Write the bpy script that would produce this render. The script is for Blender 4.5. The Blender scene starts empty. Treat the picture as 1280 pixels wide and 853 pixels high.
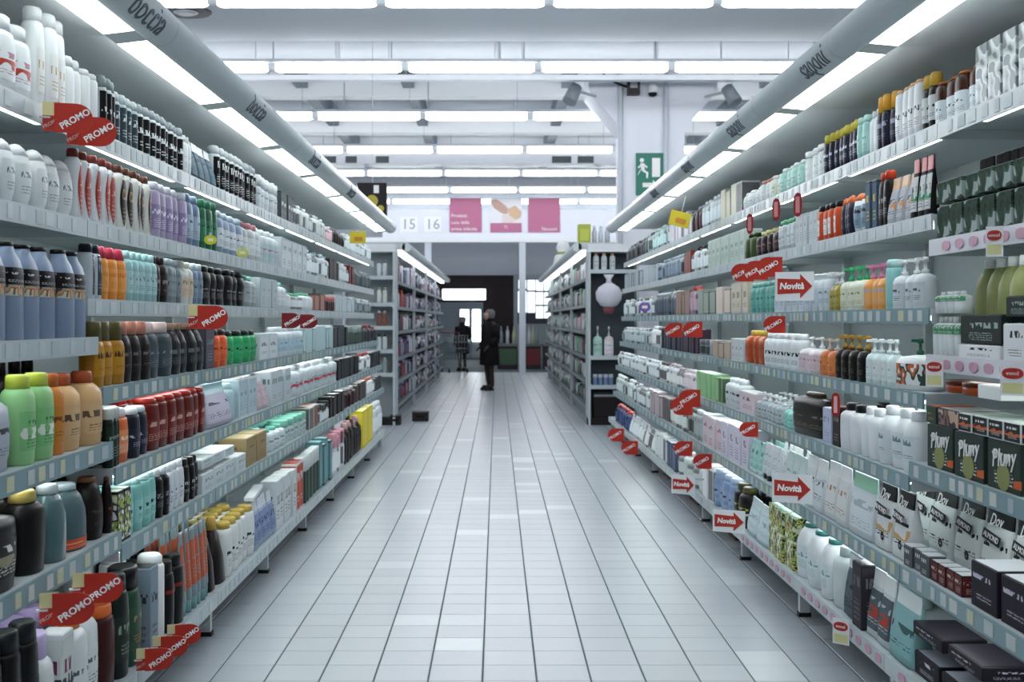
import bpy, bmesh, math, random
from mathutils import Vector, Matrix
random.seed(7)
SC = bpy.context.scene
COL = SC.collection
PI = math.pi
# ------------------------------------------------------------------ camera, world, exposure
F, CX, CY, H = 1508.0, 621.0, 400.0, 1.35          # focal length and vanishing point in 1280x853 pixels, eye height
cam_d = bpy.data.cameras.new('camera'); cam = bpy.data.objects.new('camera', cam_d); COL.objects.link(cam)
cam.location = (0, 0, H); cam.rotation_euler = (PI/2, 0, 0)
cam_d.sensor_width = 36; cam_d.lens = F/1280*36
cam_d.shift_x = (640-CX)/1280; cam_d.shift_y = (CY-426.5)/1280
cam_d.dof.use_dof = True; cam_d.dof.focus_distance = 4.6; cam_d.dof.aperture_fstop = 5.6
cam_d.clip_end = 200
SC.camera = cam
world = bpy.data.worlds.new('world'); SC.world = world; world.use_nodes = True
world.node_tree.nodes['Background'].inputs[0].default_value = (.75, .88, 1, 1)
world.node_tree.nodes['Background'].inputs[1].default_value = 1.0
SC.view_settings.view_transform = 'Standard'; SC.view_settings.look = 'None'
SC.view_settings.gamma = 1; SC.view_settings.use_curve_mapping = False
SC.view_settings.exposure = 0.16
L_CEIL, L_CANOPY, L_SHELF = 17.0, 5.0, 7.0           # lamp radiances
TUBE_COL = (.945, .965, 1.0); SHELF_COL = (.92, 1.0, .985)
# ------------------------------------------------------------------ materials
def lin(c):
    if isinstance(c, str): c = tuple(int(c[i:i+2], 16) for i in (0, 2, 4))
    return tuple((x/255/12.92 if x/255 <= .04045 else ((x/255+.055)/1.055)**2.4) for x in c)
MC = {}
def mat(c, rough=.4, metal=0., coat=0., trans=0.):
    k = (c, rough, metal, coat, trans)
    if k not in MC:
        m = bpy.data.materials.new('paint_%s' % (c if isinstance(c, str) else 'x')); m.use_nodes = True
        b = m.node_tree.nodes['Principled BSDF']
        b.inputs['Base Color'].default_value = (*lin(c), 1); b.inputs['Roughness'].default_value = rough
        b.inputs['Metallic'].default_value = metal; b.inputs['Coat Weight'].default_value = coat
        b.inputs['Transmission Weight'].default_value = trans; b.inputs['Specular IOR Level'].default_value = .2
        MC[k] = m
    return MC[k]
def emit(name, strength, col=TUBE_COL):
    if name not in MC:
        m = bpy.data.materials.new(name); m.use_nodes = True; nt = m.node_tree; nt.nodes.clear()
        e = nt.nodes.new('ShaderNodeEmission'); o = nt.nodes.new('ShaderNodeOutputMaterial')
        e.inputs[0].default_value = (*col, 1); e.inputs[1].default_value = strength
        nt.links.new(e.outputs[0], o.inputs[0]); MC[name] = m
    return MC[name]
def printed(base, ink, accent=None, sc=1.0, rough=.4):
    """paper or film with printed lettering: a block of big characters and rows of small print, in UV space"""
    k = ('print', base, ink, accent, sc, rough)
    if k in MC: return MC[k]
    m = bpy.data.materials.new('print_'+base); m.use_nodes = True; nt = m.node_tree; N = nt.nodes; Lk = nt.links
    b = N['Principled BSDF']; b.inputs['Roughness'].default_value = rough; b.inputs['Specular IOR Level'].default_value = .2
    uv = N.new('ShaderNodeUVMap'); sep = N.new('ShaderNodeSeparateXYZ'); Lk.new(uv.outputs[0], sep.inputs[0])
    rs = random.Random(base+ink+str(accent)); bl = rs.uniform(.5, .68); bh = bl+rs.uniform(.1, .22); s0, s1 = rs.uniform(.05, .25), rs.uniform(.7, .95); k1, k2 = rs.uniform(5, 13), rs.uniform(2, 6)
    def noise(sx, sy, seed):
        mp = N.new('ShaderNodeMapping'); mp.inputs['Scale'].default_value = (sx, sy, 1); mp.inputs['Location'].default_value = (seed, seed*1.7, 0)
        Lk.new(uv.outputs[0], mp.inputs[0]); n = N.new('ShaderNodeTexNoise'); n.inputs['Scale'].default_value = 1; n.inputs['Detail'].default_value = 0
        Lk.new(mp.outputs[0], n.inputs['Vector']); return n.outputs[0]
    def mth(op, a, bb):
        q = N.new('ShaderNodeMath'); q.operation = op
        for i, v in enumerate((a, bb)):
            if hasattr(v, 'links') or hasattr(v, 'is_linked'): Lk.new(v, q.inputs[i])
            else: q.inputs[i].default_value = v
        return q.outputs[0]
    def band(lo, hi): return mth('MULTIPLY', mth('GREATER_THAN', sep.outputs[1], lo), mth('LESS_THAN', sep.outputs[1], hi))
    def side(lo, hi): return mth('MULTIPLY', mth('GREATER_THAN', sep.outputs[0], lo), mth('LESS_THAN', sep.outputs[0], hi))
    big = mth('MULTIPLY', mth('MULTIPLY', mth('GREATER_THAN', noise(k1*sc, k2*sc, rs.uniform(0, 60)), .5), band(bl, bh)), side(s0, s1))
    rows = mth('GREATER_THAN', mth('SINE', mth('MULTIPLY', sep.outputs[1], 75.), 0.), .1)
    small = mth('MULTIPLY', mth('MULTIPLY', mth('MULTIPLY', mth('GREATER_THAN', noise(26*sc, 30, rs.uniform(0, 60)), .5), rows), band(rs.uniform(.05, .2), rs.uniform(.3, .45))), side(.2, .8))
    msk = mth('MAXIMUM', big, small)
    mx = N.new('ShaderNodeMix'); mx.data_type = 'RGBA'; mx.inputs[6].default_value = (*lin(base), 1); mx.inputs[7].default_value = (*lin(ink), 1)
    Lk.new(msk, mx.inputs[0]); out = mx.outputs[2]
    if accent:
        a = mth('MULTIPLY', mth('GREATER_THAN', noise(4, 4, rs.uniform(0, 60)), .5), band(.3, .58))
        m2 = N.new('ShaderNodeMix'); m2.data_type = 'RGBA'; m2.inputs[7].default_value = (*lin(accent), 1)
        Lk.new(a, m2.inputs[0]); Lk.new(out, m2.inputs[6]); out = m2.outputs[2]
    Lk.new(out, b.inputs['Base Color']); MC[k] = m
    return m
def mottled(name, cols, scale=6, rough=.4, lo=.4, hi=.6):
    """blotchy printed pattern (flowers, photographs on packs) in object space"""
    if name in MC: return MC[name]
    m = bpy.data.materials.new(name); m.use_nodes = True; nt = m.node_tree; N = nt.nodes; b = N['Principled BSDF']
    b.inputs['Roughness'].default_value = rough; b.inputs['Specular IOR Level'].default_value = .2
    tc = N.new('ShaderNodeTexCoord'); n = N.new('ShaderNodeTexNoise'); n.inputs['Scale'].default_value = scale; n.inputs['Detail'].default_value = 1
    r = N.new('ShaderNodeValToRGB'); r.color_ramp.interpolation = 'CONSTANT'
    nt.links.new(tc.outputs['Object'], n.inputs['Vector']); nt.links.new(n.outputs[0], r.inputs[0]); nt.links.new(r.outputs[0], b.inputs['Base Color'])
    el = r.color_ramp.elements
    while len(el) < len(cols): el.new(.5)
    for i, c in enumerate(cols):
        el[i].position = 0 if i == 0 else lo+(hi-lo)*(i-1)/max(1, len(cols)-2); el[i].color = (*lin(c), 1)
    MC[name] = m
    return m
def grained(name, c1, c2, scale=3, rough=.5, bump=0.):
    if name in MC: return MC[name]
    m = bpy.data.materials.new(name); m.use_nodes = True; nt = m.node_tree; N = nt.nodes; b = N['Principled BSDF']
    b.inputs['Roughness'].default_value = rough
    tc = N.new('ShaderNodeTexCoord'); n = N.new('ShaderNodeTexNoise'); n.inputs['Scale'].default_value = scale; n.inputs['Detail'].default_value = 4
    mx = N.new('ShaderNodeMix'); mx.data_type = 'RGBA'; mx.inputs[6].default_value = (*lin(c1), 1); mx.inputs[7].default_value = (*lin(c2), 1)
    nt.links.new(tc.outputs['Object'], n.inputs['Vector']); nt.links.new(n.outputs[0], mx.inputs[0]); nt.links.new(mx.outputs[2], b.inputs['Base Color'])
    MC[name] = m
    return m
# ------------------------------------------------------------------ mesh builder
class MB:
    def __init__(s): s.v = []; s.f = []; s.uv = {}; s.sm = []
    def add(s, vs, fs, smooth=False, uvs=None):
        b = len(s.v); s.v += [tuple(x) for x in vs]
        for k, f in enumerate(fs):
            if uvs: s.uv[len(s.f)] = uvs[k]
            s.f.append(tuple(b+i for i in f)); s.sm.append(smooth)
        return s
    def box(s, x0, x1, y0, y1, z0, z1):
        return s.add([(x, y, z) for x in (x0, x1) for y in (y0, y1) for z in (z0, z1)],
            [(0,1,3,2),(4,6,7,5),(0,4,5,1),(2,3,7,6),(0,2,6,4),(1,5,7,3)])
    def cbox(s, x0, x1, y0, y1, z0, z1, c=.002):
        """box with chamfered vertical and top edges"""
        def ring(z, i): return [(x0+c+i,y0+i,z),(x1-c-i,y0+i,z),(x1-i,y0+c+i,z),(x1-i,y1-c-i,z),(x1-c-i,y1-i,z),(x0+c+i,y1-i,z),(x0+i,y1-c-i,z),(x0+i,y0+c+i,z)]
        return s.rings([ring(z0, 0), ring(z1-c, 0), ring(z1, c*.7)])
    def rings(s, rs, smooth=False, capb=True, capt=True, closed=True):
        n = len(rs[0]); vs = [p for r in rs for p in r]; fs = []
        m = n if closed else n-1
        for k in range(len(rs)-1):
            for i in range(m):
                j = (i+1) % n; fs.append((k*n+i, k*n+j, (k+1)*n+j, (k+1)*n+i))
        s.add(vs, fs, smooth)
        b = len(s.v)-len(vs)
        if capb: s.f.append(tuple(b+i for i in range(n-1, -1, -1))); s.sm.append(False)
        if capt: s.f.append(tuple(b+(len(rs)-1)*n+i for i in range(n))); s.sm.append(False)
        return s
    def loft(s, secs, n=14, e=2.0, ox=0, oy=0, smooth=True):
        """secs: (z, rx, ry): superellipse rings stacked along z"""
        return s.rings([[(ox+p[0], oy+p[1], z) for p in sup(rx, ry, n, e)] for z, rx, ry in secs], smooth)
    def tube(s, a, b, r, n=10, r2=None, smooth=True):
        a = Vector(a); b = Vector(b); d = (b-a).normalized(); u = d.orthogonal().normalized(); w = d.cross(u); r2 = r if r2 is None else r2
        return s.rings([[p+(u*math.cos(t)+w*math.sin(t))*q for t in [2*PI*i/n for i in range(n)]] for p, q in ((a, r), (b, r2))], smooth)
    def mesh(s, name, material):
        me = bpy.data.meshes.new(name); me.from_pydata(s.v, [], s.f)
        me.polygons.foreach_set('use_smooth', s.sm)
        if s.uv:
            ul = me.uv_layers.new(name='UVMap').data
            for p in me.polygons:
                q = s.uv.get(p.index)
                if q:
                    for k, li in enumerate(p.loop_indices): ul[li].uv = q[k]
        if material: me.materials.append(material)
        me.update(); return me
    def obj(s, name, material, parent=None, loc=(0,0,0), rz=0):
        return put(name, s.mesh(name, material), parent, loc, rz)
SUP = {}
def sup(rx, ry, n, e):
    k = (n, e)
    if k not in SUP:
        o = []
        for i in range(n):
            t = 2*PI*(i+.5)/n; c, q = math.cos(t), math.sin(t)
            o.append((math.copysign(abs(c)**(2/e), c), math.copysign(abs(q)**(2/e), q)))
        SUP[k] = o
    return [(rx*a, ry*b) for a, b in SUP[k]]
def put(name, me, parent=None, loc=(0,0,0), rz=0):
    o = bpy.data.objects.new(name, me); COL.objects.link(o)
    if parent is not None: o.parent = parent
    o.location = loc; o.rotation_euler = (0, 0, rz) if not isinstance(rz, tuple) else rz
    return o
LABELS = {}
def tag(o, label, cat, group=None):
    k = label.lower()
    if k in LABELS and LABELS[k] != (group or o.name): print('DUP LABEL', label)
    LABELS[k] = group or o.name
    n = len(label.replace(',', ' ').split())
    if n < 4 or n > 16: print('LABEL LEN', n, label)
    o['label'] = label; o['category'] = cat
    if group: o['group'] = group
    return o
def thing(name, label, cat, loc=(0,0,0), rz=0, group=None):
    return tag(put(name, None, None, loc, rz), label, cat, group)
def struct(o): o['kind'] = 'structure'; return o
TX = {}
def text_mesh(s, size, material, ext=.0008, align='CENTER', shear=0, bold=0):
    k = (s, size, material.name, ext, align, shear, bold)
    if k not in TX:
        cu = bpy.data.curves.new('lettering', 'FONT'); cu.body = s; cu.size = size; cu.extrude = ext; cu.align_x = align; cu.align_y = 'CENTER'
        cu.shear = shear; cu.resolution_u = 2; cu.offset = bold
        ob = bpy.data.objects.new('lettering', cu); COL.objects.link(ob)
        bpy.context.view_layer.update()
        me = bpy.data.meshes.new_from_object(ob.evaluated_get(bpy.context.evaluated_depsgraph_get()))
        me.materials.clear(); me.materials.append(material); bpy.data.objects.remove(ob); TX[k] = me
    return TX[k]
def XP(px, y): return (px-CX)*y/F           # world x / z of a pixel seen at depth y
def ZP(py, y): return H+(CY-py)*y/F
NUM = 'one two three four five six seven eight nine ten eleven twelve thirteen fourteen fifteen sixteen seventeen eighteen nineteen twenty'.split()
ORD = 'first second third fourth fifth sixth seventh eighth ninth tenth eleventh twelfth thirteenth fourteenth fifteenth sixteenth seventeenth eighteenth nineteenth twentieth'.split()
for a_, b_ in (('twenty', 'twenty'), ('thirty', 'thirty'), ('forty', 'forty')):
    if a_ != 'twenty': NUM.append(a_); ORD.append(a_[:-1]+'ieth')
    for i_ in range(9): NUM.append(a_+'-'+NUM[i_]); ORD.append(a_+'-'+ORD[i_])
# ------------------------------------------------------------------ room shell
M_WHITE = mat('dfe3e6', .5); M_STEEL = mat('bac3c6', .35); M_PANEL = mat('a9b2b5', .5); M_RAIL = mat('7f9aa0', .35)
M_CEIL = mat('ccd3da', .8); M_SOFFIT = mat('c3cbd3', .8); M_COLUMN = mat('dfe2ea', .7); M_BLACK = mat('221e22', .5); M_DUCT = mat('dde2e8', .35)
M_TICKET = mat('dfe3dc', .5); M_TICKET_Y = mat('d9d79a', .5); M_RED = mat('b23226', .45); M_TXT = mat('f0f0f0', .5)
TILE = .2036
def tile_material():
    m = bpy.data.materials.new('ceramic_tile'); m.use_nodes = True; nt = m.node_tree; N = nt.nodes; b = N['Principled BSDF']; Lk = nt.links
    g = N.new('ShaderNodeNewGeometry'); sn = N.new('ShaderNodeVectorMath'); sn.operation = 'SNAP'; sn.inputs[1].default_value = (TILE, TILE, 50)
    ad = N.new('ShaderNodeVectorMath'); ad.inputs[1].default_value = (.054+TILE*50, -4.51+TILE*100, 25)
    Lk.new(g.outputs['Position'], ad.inputs[0]); Lk.new(ad.outputs[0], sn.inputs[0])
    w = N.new('ShaderNodeTexWhiteNoise'); Lk.new(sn.outputs[0], w.inputs['Vector'])
    r = N.new('ShaderNodeValToRGB'); e = r.color_ramp.elements
    e[0].position = 0; e[0].color = (*lin('a5acb3'), 1); e[1].position = .93; e[1].color = (*lin('abb2b8'), 1)
    q = e.new(.975); q.color = (*lin('c3c9cd'), 1)
    Lk.new(w.outputs[0], r.inputs[0])
    Lk.new(r.outputs[0], b.inputs['Base Color']); b.inputs['Roughness'].default_value = .3
    return m
def grout_material():
    m = mat('5f6d71', .7); return m
M_TILE = tile_material()
floor = struct(MB().box(-9, 9, -5, 46, -.05, -.0025).obj('floor', grout_material()))
def tile_mb(mb, x0, y0, gx=.0034, gy=.0016):
    c = .0015; x1, y1 = x0+TILE-gx, y0+TILE-gy; x0 += gx; y0 += gy
    r = lambda i, z: [(x0+i, y0+i, z), (x1-i, y0+i, z), (x1-i, y1-i, z), (x0+i, y1-i, z)]
    return mb.rings([r(0, -.0024), r(0, -.0012), r(c, 0)], capb=False)
tm = tile_mb(MB(), 0, 0).mesh('tile', M_TILE)
far = MB()
for j in range(-25, 131):
    y0 = 4.51+TILE*(j-1)
    for i in range(-11, 12):
        x0 = -.054+TILE*i
        if -7 <= i < 7 and 0 <= j < 21: put('tile', tm, floor, (x0, y0, 0))
        else: tile_mb(far, x0, y0)
ft = far.obj('tile_field', M_TILE, floor); ft['kind'] = 'stuff'
ceiling = struct(MB().box(-9, 9, -5, 46, 5.3, 5.4).obj('ceiling', M_CEIL))
struct(MB().box(-9, 9, -4.99, 13.9, 4.56, 5.299).obj('ceiling_soffit', M_SOFFIT))
struct(MB().box(-9.1, -9, -5, 46, 0, 5.4).obj('wall_left', M_WHITE)); struct(MB().box(9, 9.1, -5, 46, 0, 5.4).obj('wall_right', M_WHITE))
struct(MB().box(-9, 9, -5.1, -5, 0, 5.4).obj('wall_back', M_WHITE)); struct(MB().box(-9, 9, 46, 46.1, 0, 5.4).obj('wall_far', M_WHITE))
# bulkhead over the entrance
YW = 31.0
wf = struct(MB().box(-9, -2.3, YW, YW+.2, 0, 2.5).box(2.3, 9, YW, YW+.2, 0, 2.5).box(-9, 9, YW, YW+.2, 2.5, 5.3).obj('wall_front', mat('858b92', .7)))
# ceiling members
for k, y in enumerate((18.9, 22.6, 26.1, 29.2)):
    struct(MB().box(-8.99, 8.99, y, y+.35, 4.86, 5.3).obj('beam_%d' % (k+1), M_WHITE))
for k, x in enumerate((-3.05, -1.38, 1.1, 4.2)):
    struct(MB().box(x-.09, x+.09, 13.9, 30.9, 4.98, 5.3).obj('trim_%d' % (k+1), mat('8d969f', .7)))
t = thing('air_duct', 'wide round white air duct crossing below the ceiling beyond the soffit', 'duct', (0, 15.3, 4.78))
MB().tube((-8.9, 0, 0), (8.9, 0, 0), .17, 16).obj('pipe', M_DUCT, t)
for x in range(-8, 9, 2):
    MB().tube((x-.03, 0, 0), (x+.03, 0, 0), .18, 16).obj('joint_ring', mat('c2c9d0', .3), t)
    MB().box(x-.006, x+.006, -.006, .006, .17, .53).obj('hanger', mat('9aa3ab', .4), t)
t = thing('cable_tray', 'narrow white cable tray running across under the ceiling beside round duct', 'cable tray', (0, 15.9, 4.5))
MB().box(-8.9, 8.9, -.06, .06, 0, .07).obj('channel', M_DUCT, t)
for x in (-6, -3, -1.2, 1.9, 4): MB().box(x-.006, x+.006, -.006, .006, .07, .79).obj('hanger', mat('9aa3ab', .4), t)
t = thing('vent_duct', 'flat white duct with dark grilles hung below the far ceiling', 'duct', (0, 23.4, 4.38))
MB().box(-8.9, 8.9, 0, .5, 0, .16).obj('casing', M_DUCT, t)
for px0, px1 in ((395, 420), (432, 446), (470, 486), (690, 714), (722, 742)):
    g = MB().box(XP(px0, 23.4), XP(px1, 23.4), -.012, 0, .015, .145).obj('grille', mat('4a5056', .6), t)
    for q in range(4): MB().box(XP(px0, 23.4), XP(px1, 23.4), -.02, -.012, .025+q*.03, .036+q*.03).obj('louvre', mat('6f777d', .5), g)
for x in (-6, -3.4, -.9, 1.6, 4.4): MB().box(x-.006, x+.006, .24, .252, .16, .92).obj('hanger', mat('9aa3ab', .4), t)
for k, px in enumerate((341, 489, 535, 430, 625, 655, 820, 902)):
    yk = 14.36 if k not in (2, 3) else 17.8
    q = MB().box(-.008, .008, -.008, .008, 0, 5.3-4.45).obj('ceiling_rod', mat('b4bcc3', .4), None, (XP(px, yk), yk+.03, 4.45)); tag(q, 'thin steel rod from the ceiling to the light rows, %s along' % ORD[k], 'rod', 'ceiling suspension rods')
# fluorescent rows
ROWS = [11.37, 14.36, 17.8, 21.3, 24.7, 27.9, 30.6, 8.0, 4.6, 1.2, -2.2]
def pill(l, ry, rz):
    mb = MB(); secs = []
    for u, q in ((0, .35), (.02, .75), (.06, 1), (l-.06, 1), (l-.02, .75), (l, .35)):
        secs.append([(u-l/2, p[0]*q, p[1]*q) for p in sup(ry, rz, 8, 2)])
    return mb.rings(secs, True)
LAMP_ME = pill(1.52, .045, .055).mesh('tube', emit('fluorescent', L_CEIL))
CAP_ME = MB().box(-.025, .025, -.03, .03, -.03, .06).mesh('lamp_holder', M_WHITE)
HOUSE_ME = MB().box(-.79, .79, -.06, .06, .06, .1).mesh('housing', mat('cfd6dc', .5))
ROD_ME = MB().box(-.004, .004, -.004, .004, .1, 1).mesh('suspension_rod', mat('a9b2b9', .4))
rows_named = ['first', 'second', 'third', 'fourth', 'fifth', 'sixth', 'seventh']
for r, y in enumerate(ROWS):
    top = 4.56 if y < 13.9 else 5.3
    ks = range(-4, 5) if r < 7 else range(-2, 3)
    for k in ks:
        xc = -1.09+1.585*k+.79
        if abs(xc) > 7.8: continue
        z = 4.35
        place = rows_named[r]+' row from the camera' if r < 7 else 'row above the camera'
        nm = ORD[k+4] if r < 7 else ORD[k+2]+' one in the '+ORD[r-7]
        t = thing('ceiling_light', 'white fluorescent ceiling batten, %s from the left, %s' % (nm, place) if r < 7 else 'white fluorescent ceiling batten, %s overhead row out of view' % nm, 'light', (xc, y, z), 0, 'fluorescent ceiling battens')
        put('tube', LAMP_ME, t); put('housing', HOUSE_ME, t)
        for sx in (-.77, .77): put('lamp_holder', CAP_ME, t, (sx, 0, 0))
        rd = put('suspension_rod', ROD_ME, t, (.6, 0, 0)); rd.scale = (1, 1, 1); rd.location = (.6, 0, 0)
        rd.scale.z = 1; me = None
        rd.scale = (1, 1, (top-z)/1.0); rd.location.z = .1-.1*(top-z)
# recessed ceiling speaker
t = thing('ceiling_speaker', 'dark round grille speaker recessed in the grey soffit', 'speaker', (XP(232, 12.55), 12.55, 4.56))
MB().loft([(-.012, .26, .26), (0, .27, .27)], 28).obj('rim', mat('2b2e32', .6), t)
MB().loft([(-.03, .09, .09), (-.011, .13, .13)], 20).obj('cone', mat('8f979c', .4), t)
t = thing('ceiling_spot', 'small lit round downlight set in the far ceiling', 'light', (XP(483, 23.6), 23.6, 5.3))
MB().loft([(-.02, .16, .16), (0, .17, .17)], 20).obj('rim', M_WHITE, t); MB().loft([(-.03, .12, .12), (-.019, .12, .12)], 16).obj('lens', emit('spot_lens', 9), t)
# column
CYF = 16.6
col = MB(); x0, x1, y0, y1 = XP(778, CYF), XP(856, CYF), CYF, CYF+.9
col.box(x0, x1, y0, y1, 0, 5.3)
zl, zh = ZP(162, CYF), ZP(113, CYF)
col.add([(XP(736, CYF), y0+.02, zh), (XP(897, CYF), y0+.02, zh), (x1, y0+.02, zl), (x0, y0+.02, zl), (XP(736, CYF), y1-.02, zh), (XP(897, CYF), y1-.02, zh), (x1, y1-.02, zl), (x0, y1-.02, zl)],
        [(0,3,2,1), (4,5,6,7), (0,4,7,3), (1,2,6,5), (2,3,7,6), (0,1,5,4)])
col.box(XP(736, CYF), XP(897, CYF), y0+.02, y1-.02, zh, 5.299)
column = struct(col.obj('column', M_COLUMN))
for px in (775, 832):
    MB().tube((XP(px, CYF), CYF-.04, 1.2), (XP(px, CYF), CYF-.04, 4.95), .035, 8).obj('conduit', mat('c6ccd5', .5), column)
t = thing('exit_sign', 'green emergency exit sign with running figure on the white column', 'sign', (XP(812, CYF), CYF-.03, ZP(218, CYF)))
MB().box(-.19, .19, 0, .03, -.29, .29).obj('board', mat('3e7f6c', .5), t)
mp = MB()
def flat(mb, pts, y, th=.004):
    n = len(pts); return mb.rings([[(p[0], y, p[1]) for p in pts], [(p[0], y-th, p[1]) for p in pts]], False)
flat(mp, [(-.11+.03*math.cos(a), .19+.03*math.sin(a)) for a in [k*PI/5 for k in range(10)]], 0)
for q in ([(-.13, .15), (-.08, .15), (-.07, .05), (-.12, .05)], [(-.12, .14), (-.17, .09), (-.15, .08), (-.11, .12)], [(-.08, .14), (-.03, .1), (-.04, .08), (-.09, .11)],
          [(-.08, .06), (-.02, .02), (-.03, -.06), (-.05, -.05), (-.05, .01), (-.11, .04)], [(-.12, .06), (-.16, -.01), (-.17, -.02), (-.14, .05)]): flat(mp, q, 0)
mp.obj('running_figure', M_TXT, t); MB().box(.03, .14, -.004, 0, -.04, .22).obj('doorway_mark', M_TXT, t)
ar = MB(); flat(ar, [(-.1, -.12), (.04, -.12), (.04, -.08), (.12, -.15), (.04, -.22), (.04, -.18), (-.1, -.18)], 0); ar.obj('arrow', M_TXT, t)
for k, (px, py, w) in enumerate(((715, 120, 'left'), (911, 121, 'right'))):
    t = thing('spotlight', 'grey can spotlight on the %s shoulder of the column head' % w, 'light', (XP(px, CYF), CYF-.12, ZP(py, CYF)))
    s = 1 if k else -1
    MB().tube((-.05*s, 0, .1), (.05*s, -.1, -.12), .085, 12, .1).obj('can', mat('9099a0', .4), t)
    MB().tube((-.05*s, 0, .05), (-.33*s, .145, 0), .02, 6).obj('bracket', M_STEEL, t)
t = thing('junction_box', 'dark square junction box under tray on white column', 'box', (XP(791, CYF), CYF-.13, ZP(112, CYF)))
MB().cbox(-.085, .085, 0, .13, -.09, .12).obj('case', mat('3b3436', .5), t); MB().box(-.05, .05, -.005, 0, 0, .08).obj('window', mat('b9b9be', .3), t)
MB().tube((-.25, .05, .08), (-.42, .05, .2), .015, 6).tube((-.25, .05, .08), (-.085, .05, .02), .015, 6).obj('cable', M_BLACK, t)
t = thing('dome_camera', 'small white cylinder camera with black lens on column', 'camera', (XP(815, CYF), CYF-.07, ZP(112, CYF)))
MB().loft([(-.06, .065, .065), (.12, .065, .065)], 14).obj('case', M_WHITE, t); MB().loft([(-.11, .03, .03), (-.09, .055, .055), (-.06, .062, .062)], 14).obj('lens', M_BLACK, t)
# aisle fascia board with numbers and pink posters
YF = 29.7; px_m = YF/F
t = thing('aisle_fascia', 'long white fascia board with aisle numbers over the entrance', 'sign', (0, YF, 0))
MB().box(XP(478, YF), XP(775, YF), 0, .1, ZP(297, YF), ZP(262, YF)).obj('board', mat('dfe3ee', .5), t)
MB().box(-3.4, 3.4, -.03, .13, ZP(303, YF), ZP(297, YF)).obj('beam', M_WHITE, t)
for px in (535, 653): MB().box(XP(px-4, YF), XP(px+4, YF), 0, .14, 0, ZP(303, YF)).obj('post', mat('c5ccd4', .5), t)
for px, s in ((511, '15'), (541, '16')):
    p = MB().box(-.21, .21, -.012, 0, -.19, .19).obj('number_card', mat('eceef2', .5), t, (XP(px, YF), 0, ZP(281, YF)))
    put('numeral', text_mesh(s, .36, mat('9aa1ab', .5), .003), p, (0, -.016, 0), (PI/2, 0, 0))
for k, (a, b, lines, lab) in enumerate(((562, 602, (('Prodotti', 270), ('cura della', 278.5), ('prima infanzia', 286.5)), 'pink hanging poster with three lines of white print above the fascia'),
                        (613, 652, (('Ti', 284.5),), 'poster with a photograph of hands above a pink strip'),
                        (660, 700, (('Neonati', 286.5),), 'pink hanging poster with one white word at lower corner'))):
    w = (b-a)/2*px_m
    q = thing('poster', lab, 'poster', (XP((a+b)/2, YF), YF-.03, 0))
    if k != 1: MB().box(-w, w, 0, .02, ZP(290.5, YF), ZP(248, YF)).obj('sheet', mat('b56f8e', .5), q)
    else:
        MB().box(-w, w, 0, .02, ZP(290.5, YF), ZP(279, YF)).obj('strip', mat('b56f8e', .5), q)
        MB().box(-w, w, 0, .02, ZP(279, YF), ZP(249, YF)).obj('sheet', mat('dcdce2', .5), q)
        for c, pts in (('b99a90', [(613, 251), (620, 249), (628, 254), (636, 262), (634, 268), (626, 266), (617, 260)]), ('a8705c', [(624, 256), (632, 257), (636, 264), (630, 268)]),
                       ('c9ab8f', [(634, 262), (644, 257), (652, 265), (651, 272), (645, 275), (637, 270)]), ('b3865a', [(647, 262), (652, 266), (651, 271), (648, 268)]), ('d6cbc8', [(627, 269), (640, 268), (646, 276), (640, 279), (628, 279)])):
            f = MB(); flat(f, [(XP(x, YF)-q.location.x, ZP(y, YF)) for x, y in pts][::-1], -.001-.001*random.random()); f.obj('picture_shape', mat(c, .6), q)
    for s, py in lines:
        off = -w+.04
        put('lettering', text_mesh(s, .115, M_TXT, .002, 'LEFT'), q, (off if k == 0 else (-.05 if k == 1 else -.06), -.006, ZP(py, YF)), (PI/2, 0, 0))
# entrance hall behind the bulkhead
YH = 37.0
def hall(name, a, b, t_, b_, y, m, th=.1, par=None): return MB().box(XP(a, y), XP(b, y), y, y+th, ZP(b_, y), ZP(t_, y)).obj(name, m, par)
wd = struct(MB().box(XP(500, YH), XP(643, YH), YH, YH+.1, ZP(378, YH), 3.4).box(XP(604, YH), XP(643, YH), YH, YH+.1, 0, ZP(378, YH)).obj('wall_hall', mat('2b2426', .6)))
struct(MB().box(-5, 5, 45.6, 45.7, 0, 3.5).obj('wall_hall_far', mat('6d7882', .6)))
t = thing('light_box_sign', 'blank glowing white light box over the entrance doors', 'sign', (0, YH-.12, 0))
hall('panel', 553, 607, 361.5, 375, YH-.12, emit('light_box', 4), .05, t).location = (0, -(YH-.12), 0)
hall('case', 552, 608, 360.5, 376, YH-.065, M_BLACK, .05, t).location = (0, -(YH-.12), 0)
YD = 41.0
d1 = struct(MB().box(XP(540, YD), XP(604, YD), YD+.1, YD+.15, 0, 3).obj('wall_porch', mat('8f9ca8', .6)))
for k, (a, b) in enumerate(((574.5, 587), (589.5, 601.5))):
    d = struct(MB().box(XP(a, YD), XP(b, YD), YD+.02, YD+.08, .05, ZP(386, YD)).obj('door_%d' % (k+1), mat('aab4ba', .4)))
    pl = MB(); xs = [XP(a+1, YD), XP(b-1, YD)]; zt = ZP(387.5, YD); zb = ZP(427, YD)
    pl.box(xs[0], xs[1], YD, YD+.02, zb, zt).obj('pane', emit('daylight', 6, (.9, .97, 1)), d)
    MB().box(xs[0], xs[1], YD-.02, YD, ZP(408, YD), ZP(406.5, YD)).obj('push_bar', M_STEEL, d)
YV = 36.0
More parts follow.
